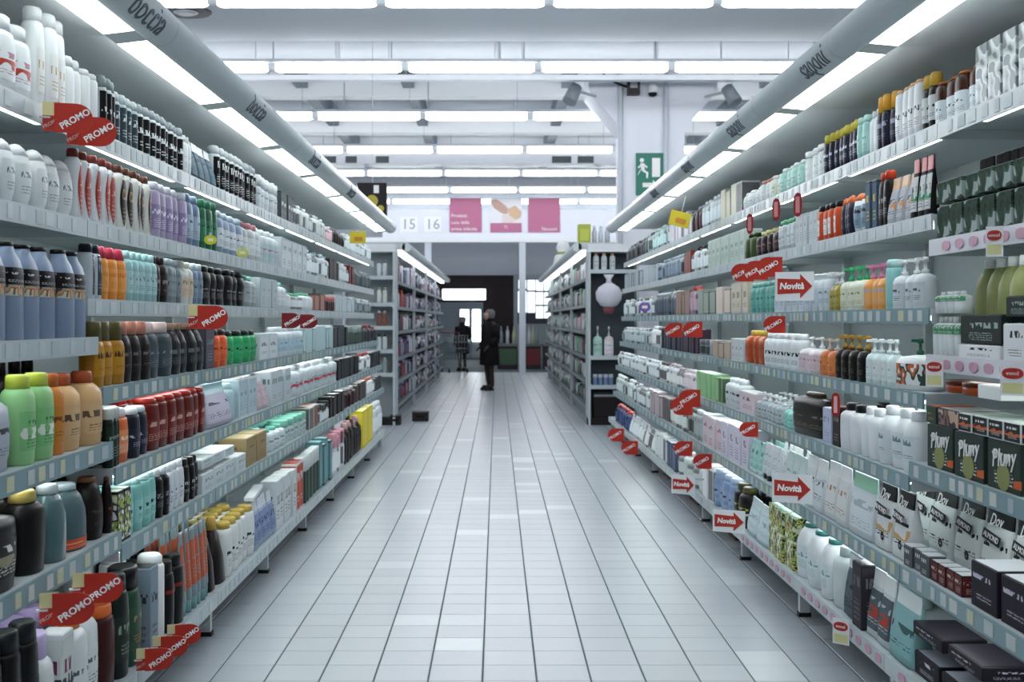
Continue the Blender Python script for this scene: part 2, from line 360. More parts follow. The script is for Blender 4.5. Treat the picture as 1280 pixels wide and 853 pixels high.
w1 = struct(MB().box(XP(642, YV), XP(647, YV), YV, YV+.15, 0, 3.3).box(XP(647, YV), XP(700, YV), YV, YV+.15, ZP(349, YV), 3.3).box(XP(647, YV), XP(700, YV), YV, YV+.1, 0, ZP(405, YV)).obj('window_1', mat('8c949b', .5)))
struct(MB().box(.62, 5, YV+4, YV+4.1, 0, 3.4).obj('wall_shop', mat('4a4d54', .6)))
for a, b, tp, bt in ((647.5, 658.5, 364, 391), (659.5, 669, 350, 363), (659.5, 669, 365, 391), (670, 679.2, 350, 363.5), (670, 679.2, 365.5, 381), (680.2, 688.5, 350, 363.5), (680.2, 688.5, 365.5, 381), (670, 679.2, 383, 398), (680.2, 688.5, 383, 398), (648, 658, 350, 361)):
    o = MB().box(XP(a, YV), XP(b, YV), YV+.06, YV+.08, ZP(bt, YV), ZP(tp, YV)).obj('pane', emit('daylight2', 1.6, (.8, .9, 1)), w1)
for a in (659, 669.5, 679.7, 689): MB().box(XP(a-.5, YV), XP(a+.5, YV), YV+.04, YV+.09, ZP(405, YV), ZP(349, YV)).obj('muntin', mat('30343a', .5), w1)
for tp in (364, 381.5): MB().box(XP(669, YV), XP(690, YV), YV+.04, YV+.09, ZP(tp+1, YV), ZP(tp, YV)).obj('muntin', mat('30343a', .5), w1)
for k, (hx, hy) in enumerate(((-1.2, 38.6), (-1.2, 34.2), (1.3, 34.2), (1.4, 38.2))):  # battens added to brighten the entrance hall
    t = thing('ceiling_light', '%s added fill batten on the low entrance hall ceiling' % ORD[k], 'light', (hx, hy, 2.93), 0, 'added entrance hall fill battens')
    put('tube', LAMP_ME, t); put('housing', HOUSE_ME, t)
    for sx in (-.77, .77): put('lamp_holder', CAP_ME, t, (sx, 0, 0))
struct(MB().box(-5, 5, 31.21, 45.5, 3.03, 3.1).obj('ceiling_hall', M_CEIL))
YC = 33.0
for a, b, c, lab in ((622, 647, '47604e', 'dark green checkout counter front beyond the entrance post'), (657, 676, '6d2f35', 'dark red checkout counter beside the white entrance post'), (679.5, 700, '3a3438', 'black checkout counter behind the far shelving')):
    t = thing('checkout_counter', lab, 'counter', (XP((a+b)/2, YC), YC, 0)); w = (b-a)/2*YC/F
    MB().cbox(-w, w, 0, .6, 0, ZP(433, YC)).obj('cabinet', mat('2e2a2c', .5), t)
    MB().box(-w+.03, w-.03, -.01, 0, .12, ZP(434, YC)-.05).obj('front_panel', mat(c, .5), t)
    MB().cbox(-w-.02, w+.02, -.04, .64, ZP(433, YC), ZP(430, YC)).obj('worktop', mat('6a7074', .4), t)
    for k in range(3):
        x = -w+.1+(2*w-.2)*k/2
        q = MB().loft([(0, .05, .05), (.25+.1*random.random(), .05, .05), (.4, .02, .02), (.48, .02, .02)], 8).obj('bottle', mat(random.choice(['8fa0a8', 'c9d0d4', '3a3236', 'b9c0a0']), .4), None, (t.location.x+x, YC+.2, ZP(430, YC)))
        tag(q, 'small %s bottle standing on the %s checkout counter' % (['first', 'second', 'third'][k], lab.split(' checkout')[0]), 'bottle', 'bottles on the checkouts')
# ------------------------------------------------------------------ shelving
# key: (x of front edge, z of price rail centre, coloured rail?)
LEV = {'L7': (1.31, 1.943, 0), 'L6': (1.31, 1.644, 0), 'L5': (1.31, 1.393, 0), 'L4': (1.26, 1.107, 1), 'L3': (1.22, .85, 1), 'L2': (1.20, .606, 1), 'L1': (1.19, .165, 0),
       'LA': (1.274, 1.27, 0), 'LB': (1.228, .937, 1), 'LC': (1.20, .65, 1),
       'R7': (1.53, 2.006, 0), 'R6': (1.51, 1.693, 0), 'R5': (1.50, 1.366, 1), 'R4': (1.48, 1.069, 1), 'R3': (1.43, .784, 1), 'R2': (1.40, .475, 1), 'R1': (1.346, .165, 0),
       'RA': (1.50, 1.60, 2), 'RB': (1.49, 1.205, 2), 'RC': (1.43, .835, 1)}
BACK = {-1: 1.76, 1: 1.98}
NEAR = {-1: ['L1', 'LC', 'LB', 'LA', 'L6', 'L7'], 1: ['R1', 'R2', 'RC', 'RB', 'RA', 'R7']}
FARS = {-1: ['L1', 'L2', 'L3', 'L4', 'L5', 'L6', 'L7'], 1: ['R1', 'R2', 'R3', 'R4', 'R5', 'R6', 'R7']}
SEAM = {-1: [2.57+1.28*k for k in range(9)], 1: [2.89+1.29*k for k in range(10)]}
def surf(key): return LEV[key][1]+.024
M_TUBE_S = emit('shelf_tube', L_SHELF, SHELF_COL)
TK = {}
def ticket_mesh(w, c, s):
    k = (round(w, 3), c, s)
    if k not in TK: TK[k] = MB().box(-.002*s if s > 0 else 0, 0 if s > 0 else .002, -w/2, w/2, -.021, .018).mesh('price_ticket', mat(c, .5))
    return TK[k]
def oval_mesh(c, s, ry, rz):
    k = (c, s, ry, rz)
    if k not in TK:
        mb = MB(); n = 14
        pts = sup(ry, rz, n, 2.6); mb.rings([[(-s*.001, p[0], p[1]) for p in pts], [(-s*.004, p[0], p[1]) for p in pts]]); TK[k] = mb.mesh('oval_mark', mat(c, .4))
    return TK[k]
def bay(s, i):
    y0, y1 = SEAM[s][i], SEAM[s][i+1]; near = i == 0
    side = 'left' if s < 0 else 'right'
    u = thing('shelving_unit', '%s bay of white metal shelving along the %s of the aisle' % (ORD[i], side), 'shelving', (0, y0, 0), 0, 'white shelving bays along the %s' % side)
    L = y1-y0; xb = BACK[s]
    def bx(name, xa, xc, ya, yb, za, zb, m, par=u): return MB().box(min(s*xa, s*xc), max(s*xa, s*xc), ya, yb, za, zb).obj(name, m, par)
    bx('back_panel', xb, xb+.02, .001, L-.001, .02, 2.27, M_PANEL)
    bx('upright', xb-.035, xb, .004, .04, 0, 2.27, M_STEEL)
    xf0 = LEV['L1' if s < 0 else 'R1'][0]
    bx('leg', xf0+.03, xf0+.075, .004, .04, .02, .13, M_STEEL); bx('foot', xf0+.025, xf0+.08, .002, .045, .001, .02, M_BLACK)
    keys = NEAR[s] if near else FARS[s]
    for key in keys:
        xf, zc, cr = LEV[key]; z1 = zc+.024
        sh = bx('shelf', xf+.004, xb, .003, L-.003, zc+.002, z1, M_STEEL)
        base = key in ('L1', 'R1')
        if base: bx('apron', xf+.02, xf+.05, .003, L-.003, zc-.04, zc+.002, M_STEEL, sh)
        hgt = .03 if not base else .034
        rl = bx('price_rail', xf-.004, xf+.004, .003, L-.003, zc-hgt, zc+.026, M_RAIL if cr == 1 else (mat('d9dbe2', .4) if cr == 2 else mat('b9c4c8', .3)), sh)
        if not base and key not in ('L7', 'R7') or key in ('L7', 'R7'):
            if not base: bx('shelf_lamp', xf+.03, xf+.05, .1, L-(.1 if not near else .3), zc-.018, zc-.002, M_TUBE_S, sh)
        if i < 3:
            for yb_ in (.003, L-.007): bx('bracket', xf+.008, xb-.04, yb_, yb_+.004, zc-.03, zc+.002, M_STEEL, sh)
        if i < 5:
            rnd = random.Random(i*31+ord(key[1])*7+s)
            y = .05+rnd.random()*.05
            if cr == 2 or (key == 'R1' and i < 3):
                while y < L-.08:
                    put('oval_mark', oval_mesh('c79aae', s, .034, .016), sh, (s*(xf-.004), y, zc-.003)); y += .115
            else:
                while y < L-.06:
                    w = rnd.choice([.035, .045, .045, .06]); c = rnd.choice(['c9cfca', 'bcc6c3', 'c6c8ac', 'c3cbca', 'aebcbf']) if cr else rnd.choice(['c3cdd1', 'ccd5d8', 'b4c0c4'])
                    put('price_ticket', ticket_mesh(w, c, s), sh, (s*(xf-.004), y+w/2, zc)); y += w+rnd.choice([.03, .05, .08, .09])
        else:
            for q in range(5): put('price_ticket', ticket_mesh(.06, 'd4dad8', s), sh, (s*(xf-.004), .12+q*.25, zc))
    if i == len(SEAM[s])-2:
        bx('upright', xb-.035, xb, L-.04, L-.004, 0, 2.27, M_STEEL); bx('leg', xf0+.03, xf0+.075, L-.036, L, 0, .13, M_STEEL)
for s in (-1, 1):
    for i in range(len(SEAM[s])-1): bay(s, i)
# lit canopies with a round front tube
CAN = {-1: (1.13, 2.332, 1.175, 2.288, 1.275, 2.276), 1: (1.26, 2.363, 1.31, 2.322, 1.41, 2.313)}
for s in (-1, 1):
    side = 'left' if s < 0 else 'right'; tx, tz, dx0, dz0, dx1, dz1 = CAN[s]; sm = SEAM[s]; Y0, Y1 = sm[0], sm[8]
    word = 'doccia' if s < 0 else 'saponi'
    t = thing('lit_canopy', 'white lit canopy with round lettered front tube above the %s shelves' % side, 'canopy')
    MB().tube((s*tx, Y0, tz), (s*tx, Y1, tz), .062, 24).obj('front_tube', mat('c6d0d3', .35), t)
    mb = MB()
    for e in (0, 1): mb.tube((s*tx, (Y0, Y1)[e]-.004, tz), (s*tx, (Y0, Y1)[e]+.004, tz), .064, 24)
    mb.obj('tube_end', M_STEEL, t)
    off = .2
    for i in range(8):
        y0, y1 = sm[i]+off, sm[i+1]+off
        if i == 7: y1 = Y1
        xb = BACK[s]
        def quad(name, m, pts, ya, yb, th):
            r = [[(s*x, y, z) for x, z in pts]+[(s*x, y, z+th) for x, z in pts[::-1]] for y in (ya, yb)]
            return MB().rings(r).obj(name, m, t)
        quad('canopy_panel', mat('eef1f1', .6), [(dx1+.002, dz1+.03), (xb, dz1+.03)], y0-(off if i == 0 else 0)+.002, y1-.002, .015)
        quad('top_cover', M_STEEL, [(tx+.02, tz+.062), (xb, tz+.062)], y0-(off if i == 0 else 0)+.002, y1-.002, .01)
        quad('diffuser', emit('canopy_diffuser', L_CANOPY, SHELF_COL), [(dx0, dz0), (dx1, dz1)], y0+.0, y1-.14, .004)
        quad('diffuser_joint', mat('cfd7d6', .5), [(dx0, dz0), (dx1, dz1)], y1-.139, y1-.001, .006)
        ring = MB().tube((s*tx, y1-.002, tz), (s*tx, y1+.002, tz), .0625, 24).obj('tube_seam', mat('9aa6aa', .4), t)
    M_LET = mat('4f5d68', .5)
    for y in ([3.75, 5.45, 7.2, 9.0] if s < 0 else [4.62, 6.15, 7.7, 9.3]):
        # lettering wrapped on the tube: each glyph vertex is bent round the cylinder
        me = text_mesh(word, .13, M_LET, .0012).copy()
        bm = bmesh.new(); bm.from_mesh(me)
        for q in range(-9, 10): bmesh.ops.bisect_plane(bm, geom=bm.verts[:]+bm.edges[:]+bm.faces[:], plane_co=(0, q*.0085, 0), plane_no=(0, 1, 0))
        bm.to_mesh(me); bm.free()
        for v in me.vertices:
            u, w_, e = v.co.x, v.co.y, v.co.z
            a = w_/.062-.55                    # angle above the horizontal
            R = .0634+e
            yy = y+u if s < 0 else y-u
            v.co = (s*(tx-R*math.cos(a)), yy, tz+R*math.sin(a))
        put('lettering', me, t)
# ------------------------------------------------------------------ products
def interp(secs, z):
    for a, b in zip(secs, secs[1:]):
        if a[0] <= z <= b[0]:
            t = (z-a[0])/max(1e-9, b[0]-a[0]); return a[1]+(b[1]-a[1])*t, a[2]+(b[2]-a[2])*t
    return secs[-1][1], secs[-1][2]
def wrap(secs, z0, z1, A, e, n=10, nz=4, off=.0009, leaf=False):
    if leaf: nz = 8
    """label patch following the body's surface round its front"""
    mb = MB(); vs = []; fs = []; uv = []
    for k in range(nz+1):
        z = z0+(z1-z0)*k/nz; rx, ry = interp(secs, z)
        for i in range(n+1):
            B = A*max(.04, math.sin(PI*k/nz)**.8) if leaf else A
            t = -PI/2-B+2*B*i/n; c, q = math.cos(t), math.sin(t)
            vs.append(((rx+off)*math.copysign(abs(c)**(2/e), c), (ry+off)*math.copysign(abs(q)**(2/e), q), z))
    for k in range(nz):
        for i in range(n):
            a = k*(n+1)+i; fs.append((a, a+1, a+n+2, a+n+1))
            uv.append([(i/n, k/nz), ((i+1)/n, k/nz), ((i+1)/n, (k+1)/nz), (i/n, (k+1)/nz)])
    return mb.add(vs, fs, True, uv)
def b_bottle(w, d, h, n, o):
    r, q = w/2, d/2; cf, cw, sh, e = o.get('cf', .16), o.get('cw', .55), o.get('sh', .14), o.get('e', 2.5)
    waist, bot = o.get('waist', 1.0), o.get('bot', .94)
    zc = h*(1-cf); zs = zc-h*sh
    secs = [(0, r*bot*.94, q*bot*.94), (.012*h, r*bot, q*bot), (zs*.45, r*waist, q*waist), (zs*.9, r, q), (zs+.35*(zc-zs), r*.96, q*.96), (zs+.75*(zc-zs), r*(.45+.55*cw), q*(.45+.55*cw)), (zc, r*cw*.92, min(q, r)*cw*.92)]
    cr = r*cw; cq = min(q, r)*cw
    if o.get('capwide'): cr, cq = r*cw, q*cw; secs[-1] = (zc, cr*.96, cq*.96)
    parts = [('body', MB().loft(secs, n, e), 'b'), ('cap', MB().loft([(zc, cr, cq), (h-.006, cr*o.get('ct', .96), cq*o.get('ct', .96)), (h, cr*o.get('ct', .96)*.85, cq*o.get('ct', .96)*.85)], n, 2.2), 'c')]
    l0, l1 = o.get('lz', (.16, .6))
    parts.append(('label', wrap(secs, h*l0, h*l1, o.get('A', 1.25), e, leaf=o.get('leaf', False)), 'l'))
    return parts
def b_oval(w, d, h, n, o):
    r, q = w/2, d/2; e = 2.2
    secs = [(0, r*.62, q*.7), (.02*h, r*.7, q*.8), (.3*h, r*.95, q), (.55*h, r, q), (.8*h, r*.8, q*.85)]
    parts = [('body', MB().loft(secs, n, e), 'b'), ('cap', MB().loft([(.8*h, r*.8, q*.85), (.93*h, r*.52, q*.6), (.985*h, r*.25, q*.32), (h, r*.08, q*.1)], n, e), 'c')]
    parts.append(('label', wrap(secs, h*.12, h*.68, .95, e), 'l')); return parts
def b_can(w, d, h, n, o):
    r = min(w, d)/2*1.0; cf = o.get('cf', .2); zc = h*(1-cf)
    secs = [(0, r*.93, r*.93), (.015*h, r, r), (zc*.97, r, r), (zc, r*.9, r*.9)]
    return [('body', MB().loft(secs, n, 2), 'b'), ('cap', MB().loft([(zc, r*.86, r*.86), (zc+.7*(h-zc), r*.84, r*.84), (zc+.93*(h-zc), r*.66, r*.66), (h, r*.35, r*.35)], n, 2), 'c'),
            ('label', wrap(secs, h*.08, zc*.93, 1.35, 2), 'l')]
def b_pump(w, d, h, n, o):
    r, q = w/2, d/2; e = o.get('e', 2.6); zc = h*.68; R_ = r; r0 = min(r, .032)
    secs = [(0, r*.94, q*.94), (.015*h, r, q), (zc*.8, r, q), (zc*.93, r*.8, q*.8), (zc, r0*.42, r0*.42)]
    r = r0
    pm = MB().loft([(zc, r*.42, r*.42), (zc+.07*h, r*.42, r*.42), (zc+.085*h, r*.2, r*.2), (h*.9, r*.16, r*.16), (h*.905, r*.36, r*.36), (h, r*.3, r*.3)], n, 2)
    pm.box(-r*.14, r*.14, -r*1.05, 0, h*.925, h*.985)
    return [('body', MB().loft(secs, n, e), 'b'), ('pump', pm, 'c'), ('label', wrap(secs, h*.1, zc*.75, 1.2, e), 'l')]
def b_tube(w, d, h, n, o):
    r, q = w/2, d/2; zc = h*.15
    secs = [(zc, r*.82, q*.82), (zc+.03*h, r*.9, q*.95), (h*.6, r*.97, q*.6), (h*.95, r, .004), (h, r, .003)]
    return [('body', MB().loft(secs, n, 2), 'b'), ('cap', MB().loft([(0, r*.8, q*.8), (zc, r*.84, q*.84)], n, 2), 'c'), ('label', wrap(secs, h*.3, h*.85, 1.2, 2), 'l')]
def b_jar(w, d, h, n, o):
    r = w/2; q = min(d, w)/2; zc = h*o.get('lid', .68)
    secs = [(0, r*.92, q*.92), (.03*h, r*.97, q*.97), (zc*.9, r*.97, q*.97), (zc, r*.9, q*.9)]
    return [('body', MB().loft(secs, n, 2.2), 'b'), ('lid', MB().loft([(zc, r, q), (h*.97, r, q), (h, r*.94, q*.94)], n, 2.2), 'c'), ('label', wrap(secs, h*.12, zc*.85, 1.3, 2.2), 'l')]
def panel_uv(mb, pts): mb.add(pts, [(0, 1, 2, 3)], False, [[(0, 0), (1, 0), (1, 1), (0, 1)]]); return mb
def b_box(w, d, h, n, o):
    r, q = w/2, d/2; m = .06
    lb = MB(); s = o['side']; x = s*(r+.0006)   # print on the front and on the end that faces the near end of the aisle
    panel_uv(lb, [(-r*(1-m), -q-.0006, h*.05), (r*(1-m), -q-.0006, h*.05), (r*(1-m), -q-.0006, h*.95), (-r*(1-m), -q-.0006, h*.95)])
    panel_uv(lb, [(x, -q*(1-m)*-s, h*.05), (x, q*(1-m)*-s, h*.05), (x, q*(1-m)*-s, h*.95), (x, -q*(1-m)*-s, h*.95)])
    return [('carton', MB().cbox(-r, r, -q, q, 0, h, .0025), 'b'), ('top_flap', MB().box(-r*.9, r*.9, -q*.9, q*.9, h, h+.0015), 'c'), ('label', lb, 'l')]
def b_pouch(w, d, h, n, o):
    r, q = w/2, d/2
    secs = [(0, r*.94, q*.8), (.03*h, r*.98, q), (.3*h, r, q*.9), (.6*h, r*.98, q*.55), (.82*h, r*.97, q*.2), (.9*h, r*.97, .004), (h, r*.97, .003)]
    return [('bag', MB().loft(secs, max(n, 12), 6), 'b'), ('header', wrap(secs, h*.76, h*.985, 1.5, 6, 12, 3, .0012), 'c'), ('label', wrap(secs, h*.12, h*.7, 1.2, 6, 12), 'l')]
def b_pointed(w, d, h, n, o):
    r, q = w/2, d/2; zc = .8*h
    secs = [(0, r, q), (.02*h, r, q), (.4*h, r*.85, q*.85), (zc, r*.4, q*.4)]
    return [('body', MB().loft(secs, n, 3), 'b'), ('cap', MB().loft([(zc, r*.42, q*.42), (h*.98, r*.3, q*.3), (h, r*.2, q*.2)], n, 3), 'c'), ('label', wrap(secs, h*.1, h*.6, 1.1, 3), 'l')]
def b_flask(w, d, h, n, o):
    r, q = w/2, d/2
    secs = [(0, r*.97, q*.97), (.01*h, r, q), (.5*h, r, q), (.72*h, r*.97, q*.97), (.82*h, r*.8, q*.8), (.9*h, r*.5, q*.55), (.95*h, r*.42, q*.5)]
    P = [('body', MB().loft(secs, n, 3), 'b'), ('cap', MB().loft([(.95*h, r*.46, q*.5), (.995*h, r*.46, q*.5), (h, r*.4, q*.45)], n, 2.4), 'c'),
         ('label', wrap(secs, h*.56, h*.735, 1.5, 3), 'l'), ('picture_band', wrap(secs, h*.45, h*.56, 1.5, 3), 'x')]
    return P
BUILD = {'bottle': b_bottle, 'oval': b_oval, 'can': b_can, 'pump': b_pump, 'tube': b_tube, 'jar': b_jar, 'box': b_box, 'pouch': b_pouch, 'pointed': b_pointed, 'flask': b_flask}
NAMES = {'bottle': ['shampoo_bottle', 'shower_gel_bottle', 'conditioner_bottle', 'bath_foam_bottle'], 'oval': ['roll_on_bottle'], 'can': ['spray_can', 'mousse_can'], 'pump': ['pump_bottle', 'soap_dispenser'], 'tube': ['cream_tube'],
         'jar': ['cream_jar'], 'box': ['carton', 'soap_carton'], 'pouch': ['refill_pouch'], 'pointed': ['pointed_bottle'], 'flask': ['lotion_flask']}
CATS = {'bottle': 'bottle', 'oval': 'bottle', 'can': 'spray can', 'pump': 'pump bottle', 'tube': 'tube', 'jar': 'jar', 'box': 'carton', 'pouch': 'pouch', 'pointed': 'bottle', 'flask': 'bottle'}
PLACE = {'1': 'bottom %s shelf', '2': 'second %s shelf up', '3': 'third %s shelf up', '4': 'fourth %s shelf up', '5': 'fifth %s shelf up', '6': 'sixth %s shelf up', '7': 'top %s shelf',
         'A': 'upper near %s shelf', 'B': 'middle near %s shelf', 'C': 'lower near %s shelf'}
COUNT = {}
ORDER = {-1: {}, 1: {}}
def above(key):
    """underside of the next shelf up over this one"""
    s = -1 if key[0] == 'L' else 1
    zs = sorted(LEV[k][1] for k in (NEAR[s] if key in NEAR[s] and key[1] in 'ABC' else FARS[s]))
    up = [z for z in zs if z > LEV[key][1]+.05]
    return (up[0]-.035) if up else (2.28 if s < 0 else 2.318)
RUNS = []
def item_parts(kind, w, d, h, far, s, b, c, l, ink, o):
    n = 8 if far else 14
    oo = dict(o); oo['side'] = -1 if s < 0 else 1      # local +x points away from (left) or towards (right) the near end
    P = BUILD[kind](w, d, h, n, oo)
    rough = o.get('rough', .35 if kind not in ('box', 'pouch') else .6); out = []
    for nm, mb, slot in P:
        if slot == 'l':
            if l is None: continue
            m = o['lm'] if 'lm' in o else (mat(l, .45) if far else printed(l, ink or '55595e', o.get('acc'), 1.0, .4 if kind not in ('box', 'pouch') else .6))
        elif slot == 'x': m = o['xm']
        elif slot == 'c':
            if c is None: continue
            m = o['cm'] if 'cm' in o else mat(c, .35)
        else: m = o['bm'] if 'bm' in o else mat(b, rough, 0, o.get('coat', 0))
        out.append((nm, mb.mesh(nm, m)))
    return out
def tint(c, f): return ''.join('%02x' % min(255, round(int(c[i:i+2], 16)*f)) for i in (0, 2, 4))
def deep(c):
    q = [int(c[i:i+2], 16)/255 for i in (0, 2, 4)]; g = 1.6-.62*max(q)
    return ''.join('%02x' % round(255*x**g) for x in q)
def run(key, a, b, yt, n, kind, desc, body, cap='e8ebec', label=None, ink=None, row=0, inset=.012, dep=None, zoff=0, fill=.9, back=True, **o):
    """a line of equal goods on one shelf from pixel column a (near end) to b (far end); yt = pixel row of their tops at a"""
    s = -1 if key[0] == 'L' else 1; xf = LEV[key][0]; z0 = surf(key)+zoff+.0008
    body, cap, label, ink = [deep(q) if q else q for q in (body, cap, label, ink)]
    xg = xf+.045+row
    ya, yb = F*xg/abs(a-CX), F*xg/abs(b-CX)
    ya = max(ya, SEAM[s][0]+.05); yb = min(yb, SEAM[s][-1]-.02)
    if key[1] in 'ABC': yb = min(yb, SEAM[s][1]-.005)
    elif key in FARS[s] and key not in NEAR[s]: ya = max(ya, SEAM[s][1]+.005)
    if yb-ya < .02: print('RUN EMPTY', key, desc); return
    far = ya > 7.6
    if n is None: n = max(1, round((yb-ya)/(.082 if not far else .125)))
    p = (yb-ya)/n; w = p*fill; d = dep or min(max(w*.8, .035), .12, w*1.6)
    gap = above(key)-z0-.008
    h = min(ZP(yt, ya)-z0, gap) if yt > 1 or yt < 0 else gap*(yt if yt > 0 else .8)
    h = max(h, .04)
    if kind in ('can', 'jar') : d = min(d, w) if kind == 'can' else d
    nm = o.pop('name', None) or NAMES[kind][hash_(desc) % len(NAMES[kind])]
    cat = o.pop('cat', CATS[kind])
    if far and label is None: label, ink = tint(body, 1.15), tint(body, .45)
    vs_ = [item_parts(kind, w, d, h, far, s, body, cap, label, ink, o)]
    if far:
        vs_.append(item_parts(kind, w*.9, d, h*.9, far, s, tint(body, .62), cap, label, ink, o))
        vs_.append(item_parts(kind, w*.95, d, h*.97, far, s, body, tint(cap, .55), tint(body, .5), cap, o))
    pl = PLACE[key[1]] % ('left' if s < 0 else 'right')
    grp = '%s, %s' % (desc, pl)
    tilt = o.get('tilt', 0)
    rows_ = [0]
    if back and not row and not zoff and kind not in ('box', 'pouch') and key[1] in '123' and ya < 7.2: rows_.append(d+.022)
    if back and not row and not zoff and kind not in ('box', 'pouch') and key[1] in '12' and ya < 5.6: rows_.append(2*d+.044)
    for k, rr in [(k, r) for r in rows_ for k in range(n)]:
        if rr and (ya+p*k)/ (xf+.05) < (SEAM[s][0]+.1)/(xf+.05): continue
        y = ya+p*(k+.5); x = s*(xf+inset+row+rr+d/2+random.uniform(0, .014))
        lab = '%s, %s' % (desc, pl) if n == 1 else '%s, %s of %s, %s' % (desc, ORD[k], NUM[n-1], pl)
        if rr: lab = ('rear ' if rr < d+.03 else 'rearmost ')+lab
        pr = vs_[0 if not far else random.choice((0, 0, 0, 1, 1, 2))]
        root = put(nm, pr[0][1], None, (x, y, z0), (0, tilt*s, (PI/2 if s < 0 else -PI/2)+random.uniform(-.16, .16)*(kind not in ('box', 'flask', 'pouch'))+random.uniform(-.03, .03)*(kind == 'pouch')))
        tag(root, lab, cat, grp if n > 1 or len(rows_) > 1 else None)
        for pn, me in pr[1:]: put(pn, me, root)
        COUNT[nm] = COUNT.get(nm, 0)+1
    return h
def hash_(s): return sum(ord(c)*(i+3) for i, c in enumerate(s))
W, C, G, K = 'e6eaec', 'd3dadd', '98a3a8', '2b2629'
fruit = mottled('fruit_photo', ['b9c2b0', '8a4b36', 'c98a50', '93a08c', '4f3a34'], 38)
flower = mottled('flower_photo', ['e4e8dc', 'a8b84e', '3a3f3a', 'e9ecec'], 34)
meadow = mottled('meadow_photo', ['dfe6dc', 'c3cc5a', '2f5a52', 'e3d66a', '2d3a36'], 30)
foil = mottled('foil_print', ['1a2c24', '24402f', '1f3329', '33523f', '9aa8a6'], 16, .75, .36, .56)
foil_k = mottled('foil_black', ['4a5056', '9aa3a8', 'b9c2c6', 'd3dade', '7f888e'], 18, .25)
# ---- left, top shelf
run('L7', -40, 36, -6, 3, 'bottle', 'tall white bottle with pink spot print', W, W, W, 'b98aa0', cw=.8, cf=.2, acc='b5443a')
run('L7', 36, 76, 5, 3, 'bottle', 'tall white bottle with gold side stripe', W, 'eef0f2', 'e3e4e2', 'b79a70', cw=.85, cf=.14, A=.6)
run('L7', 77, 96, 68, 2, 'bottle', 'plain white bottle with white lid', W, W, None, cw=.8)
run('L7', 97, 118, 83, 2, 'can', 'plain white round spray can', W, 'eef1f2', None, cf=.12)
run('L7', 118, 138, 92, 3, 'can', 'glossy black can with silver edge', 'c3cace', G, '201d20', 'c9d0d4')
run('L7', 138, 167, 112, 4, 'can', 'blue-grey can with silver lid', 'b4bfc5', 'c3ccd0', '4d5d66', 'c9d2d6')
run('L7', 167, 223, 128, 9, 'can', 'dark can with silver stripes', 'cfd6da', 'aab3b8', '26282c', 'dfe4e6')
run('L7', 223, 232, 168, 2, 'bottle', 'narrow white bottle beside dark cans', W, W, W, G)
run('L7', 232, 266, 172, 4, 'pouch', 'slate blue flat pack with white header', '5f7686', W, '6b8494', '4a5c68')
run('L7', 266, 316, 180, 10, 'can', 'black and white striped can', 'd0d6da', 'c9d0d4', '1f1e22', 'dfe4e6')
run('L7', 316, 345, 217, 5, 'jar', 'large white tub with domed lid', 'd9dfe2', 'e6eaec', 'c9d0d4', '9aa4a9')
run('L7', 345, 363, 238, 4, 'box', 'dark grey carton among white tubs', '4a4e54', 'c3cace', '6b7278', 'c9ced2')
run('L7', 363, 404, 252, None, 'bottle', 'white bottle in a long pale line', 'd9dfe3', W, C, 'aab4ba')
run('L7', 404, 412, 280, None, 'bottle', 'pale pink bottle near far end', 'd9b6bd', W)
run('L7', 412, 428, 283, None, 'bottle', 'black bottle near far end', '2f2c30', '8f979c')
run('L7', 428, 470, 290, None, 'bottle', 'small white bottle at far end', 'cdd5d8', 'e0e5e7')
# ---- left, sixth
run('L6', -30, 88, 160, 6, 'oval', 'white egg-shaped bottle with small grey print', 'e3e8ea', 'eceff0', 'dde3e5', '7f9096')
run('L6', 88, 140, 180, 5, 'bottle', 'white bottle with red leaf-shaped mark', W, '8e4a40', 'b0453c', 'd9a59a', cw=.62, cf=.12, A=.75, lz=(.06, .84), leaf=True)
run('L6', 140, 185, 192, 5, 'bottle', 'cream bottle with black leaf-shaped mark', 'e3e2dc', '7a5444', '2d2522', 'b08a5c', cw=.62, cf=.12, A=.7, lz=(.06, .84), leaf=True)
run('L6', 185, 227, 226, 5, 'bottle', 'lilac bottle with white top', 'b6a9c6', 'dcdce6', '9c8fb4', 'e0dcea', cw=.85, cf=.14)
run('L6', 227, 247, 236, 2, 'bottle', 'dusty blue bottle beside lilac ones', '8094ae', '8b9cb4', 'a9b9cc', '4a5a70', cw=.8)
run('L6', 247, 266, 247, 3, 'bottle', 'deep green bottle', '3f7f62', '4c8f70', '4d9272', '2a5a44', cw=.85)
run('L6', 266, 301, 262, 4, 'bottle', 'pale blue and white bottle', '93a7bd', 'c3cfda', 'd9e0e6', '40536b', cw=.8)
run('L6', 301, 320, 276, 3, 'bottle', 'white bottle with pink cap', 'c9cfd2', 'c98a92', W, G)
run('L6', 320, 345, 284, 4, 'bottle', 'pale bottle with teal and pink print', 'cfd8dc', 'e6eaec', 'b9d2d6', 'c47f96')
run('L6', 345, 380, 296, 5, 'box', 'tall pale grey carton', 'c3ccd1', 'e2e6e8', 'd6dde0', '7f949c')
run('L6', 380, 408, .8, None, 'bottle', 'off-white bottle further along', 'd4dbde', 'b9ccd4')
run('L6', 408, 420, .75, None, 'box', 'dark brown carton', '4c3c3a', '8a7f7c')
run('L6', 420, 433, .75, None, 'bottle', 'grey-white bottle past brown cartons', 'c9d0d3', W)
run('L6', 433, 440, .75, None, 'box', 'dark red carton', '7a3338', 'a86a6c')
run('L6', 440, 472, .7, None, 'bottle', 'dark grey bottle at far end', '6b7479', 'a9b2b6')
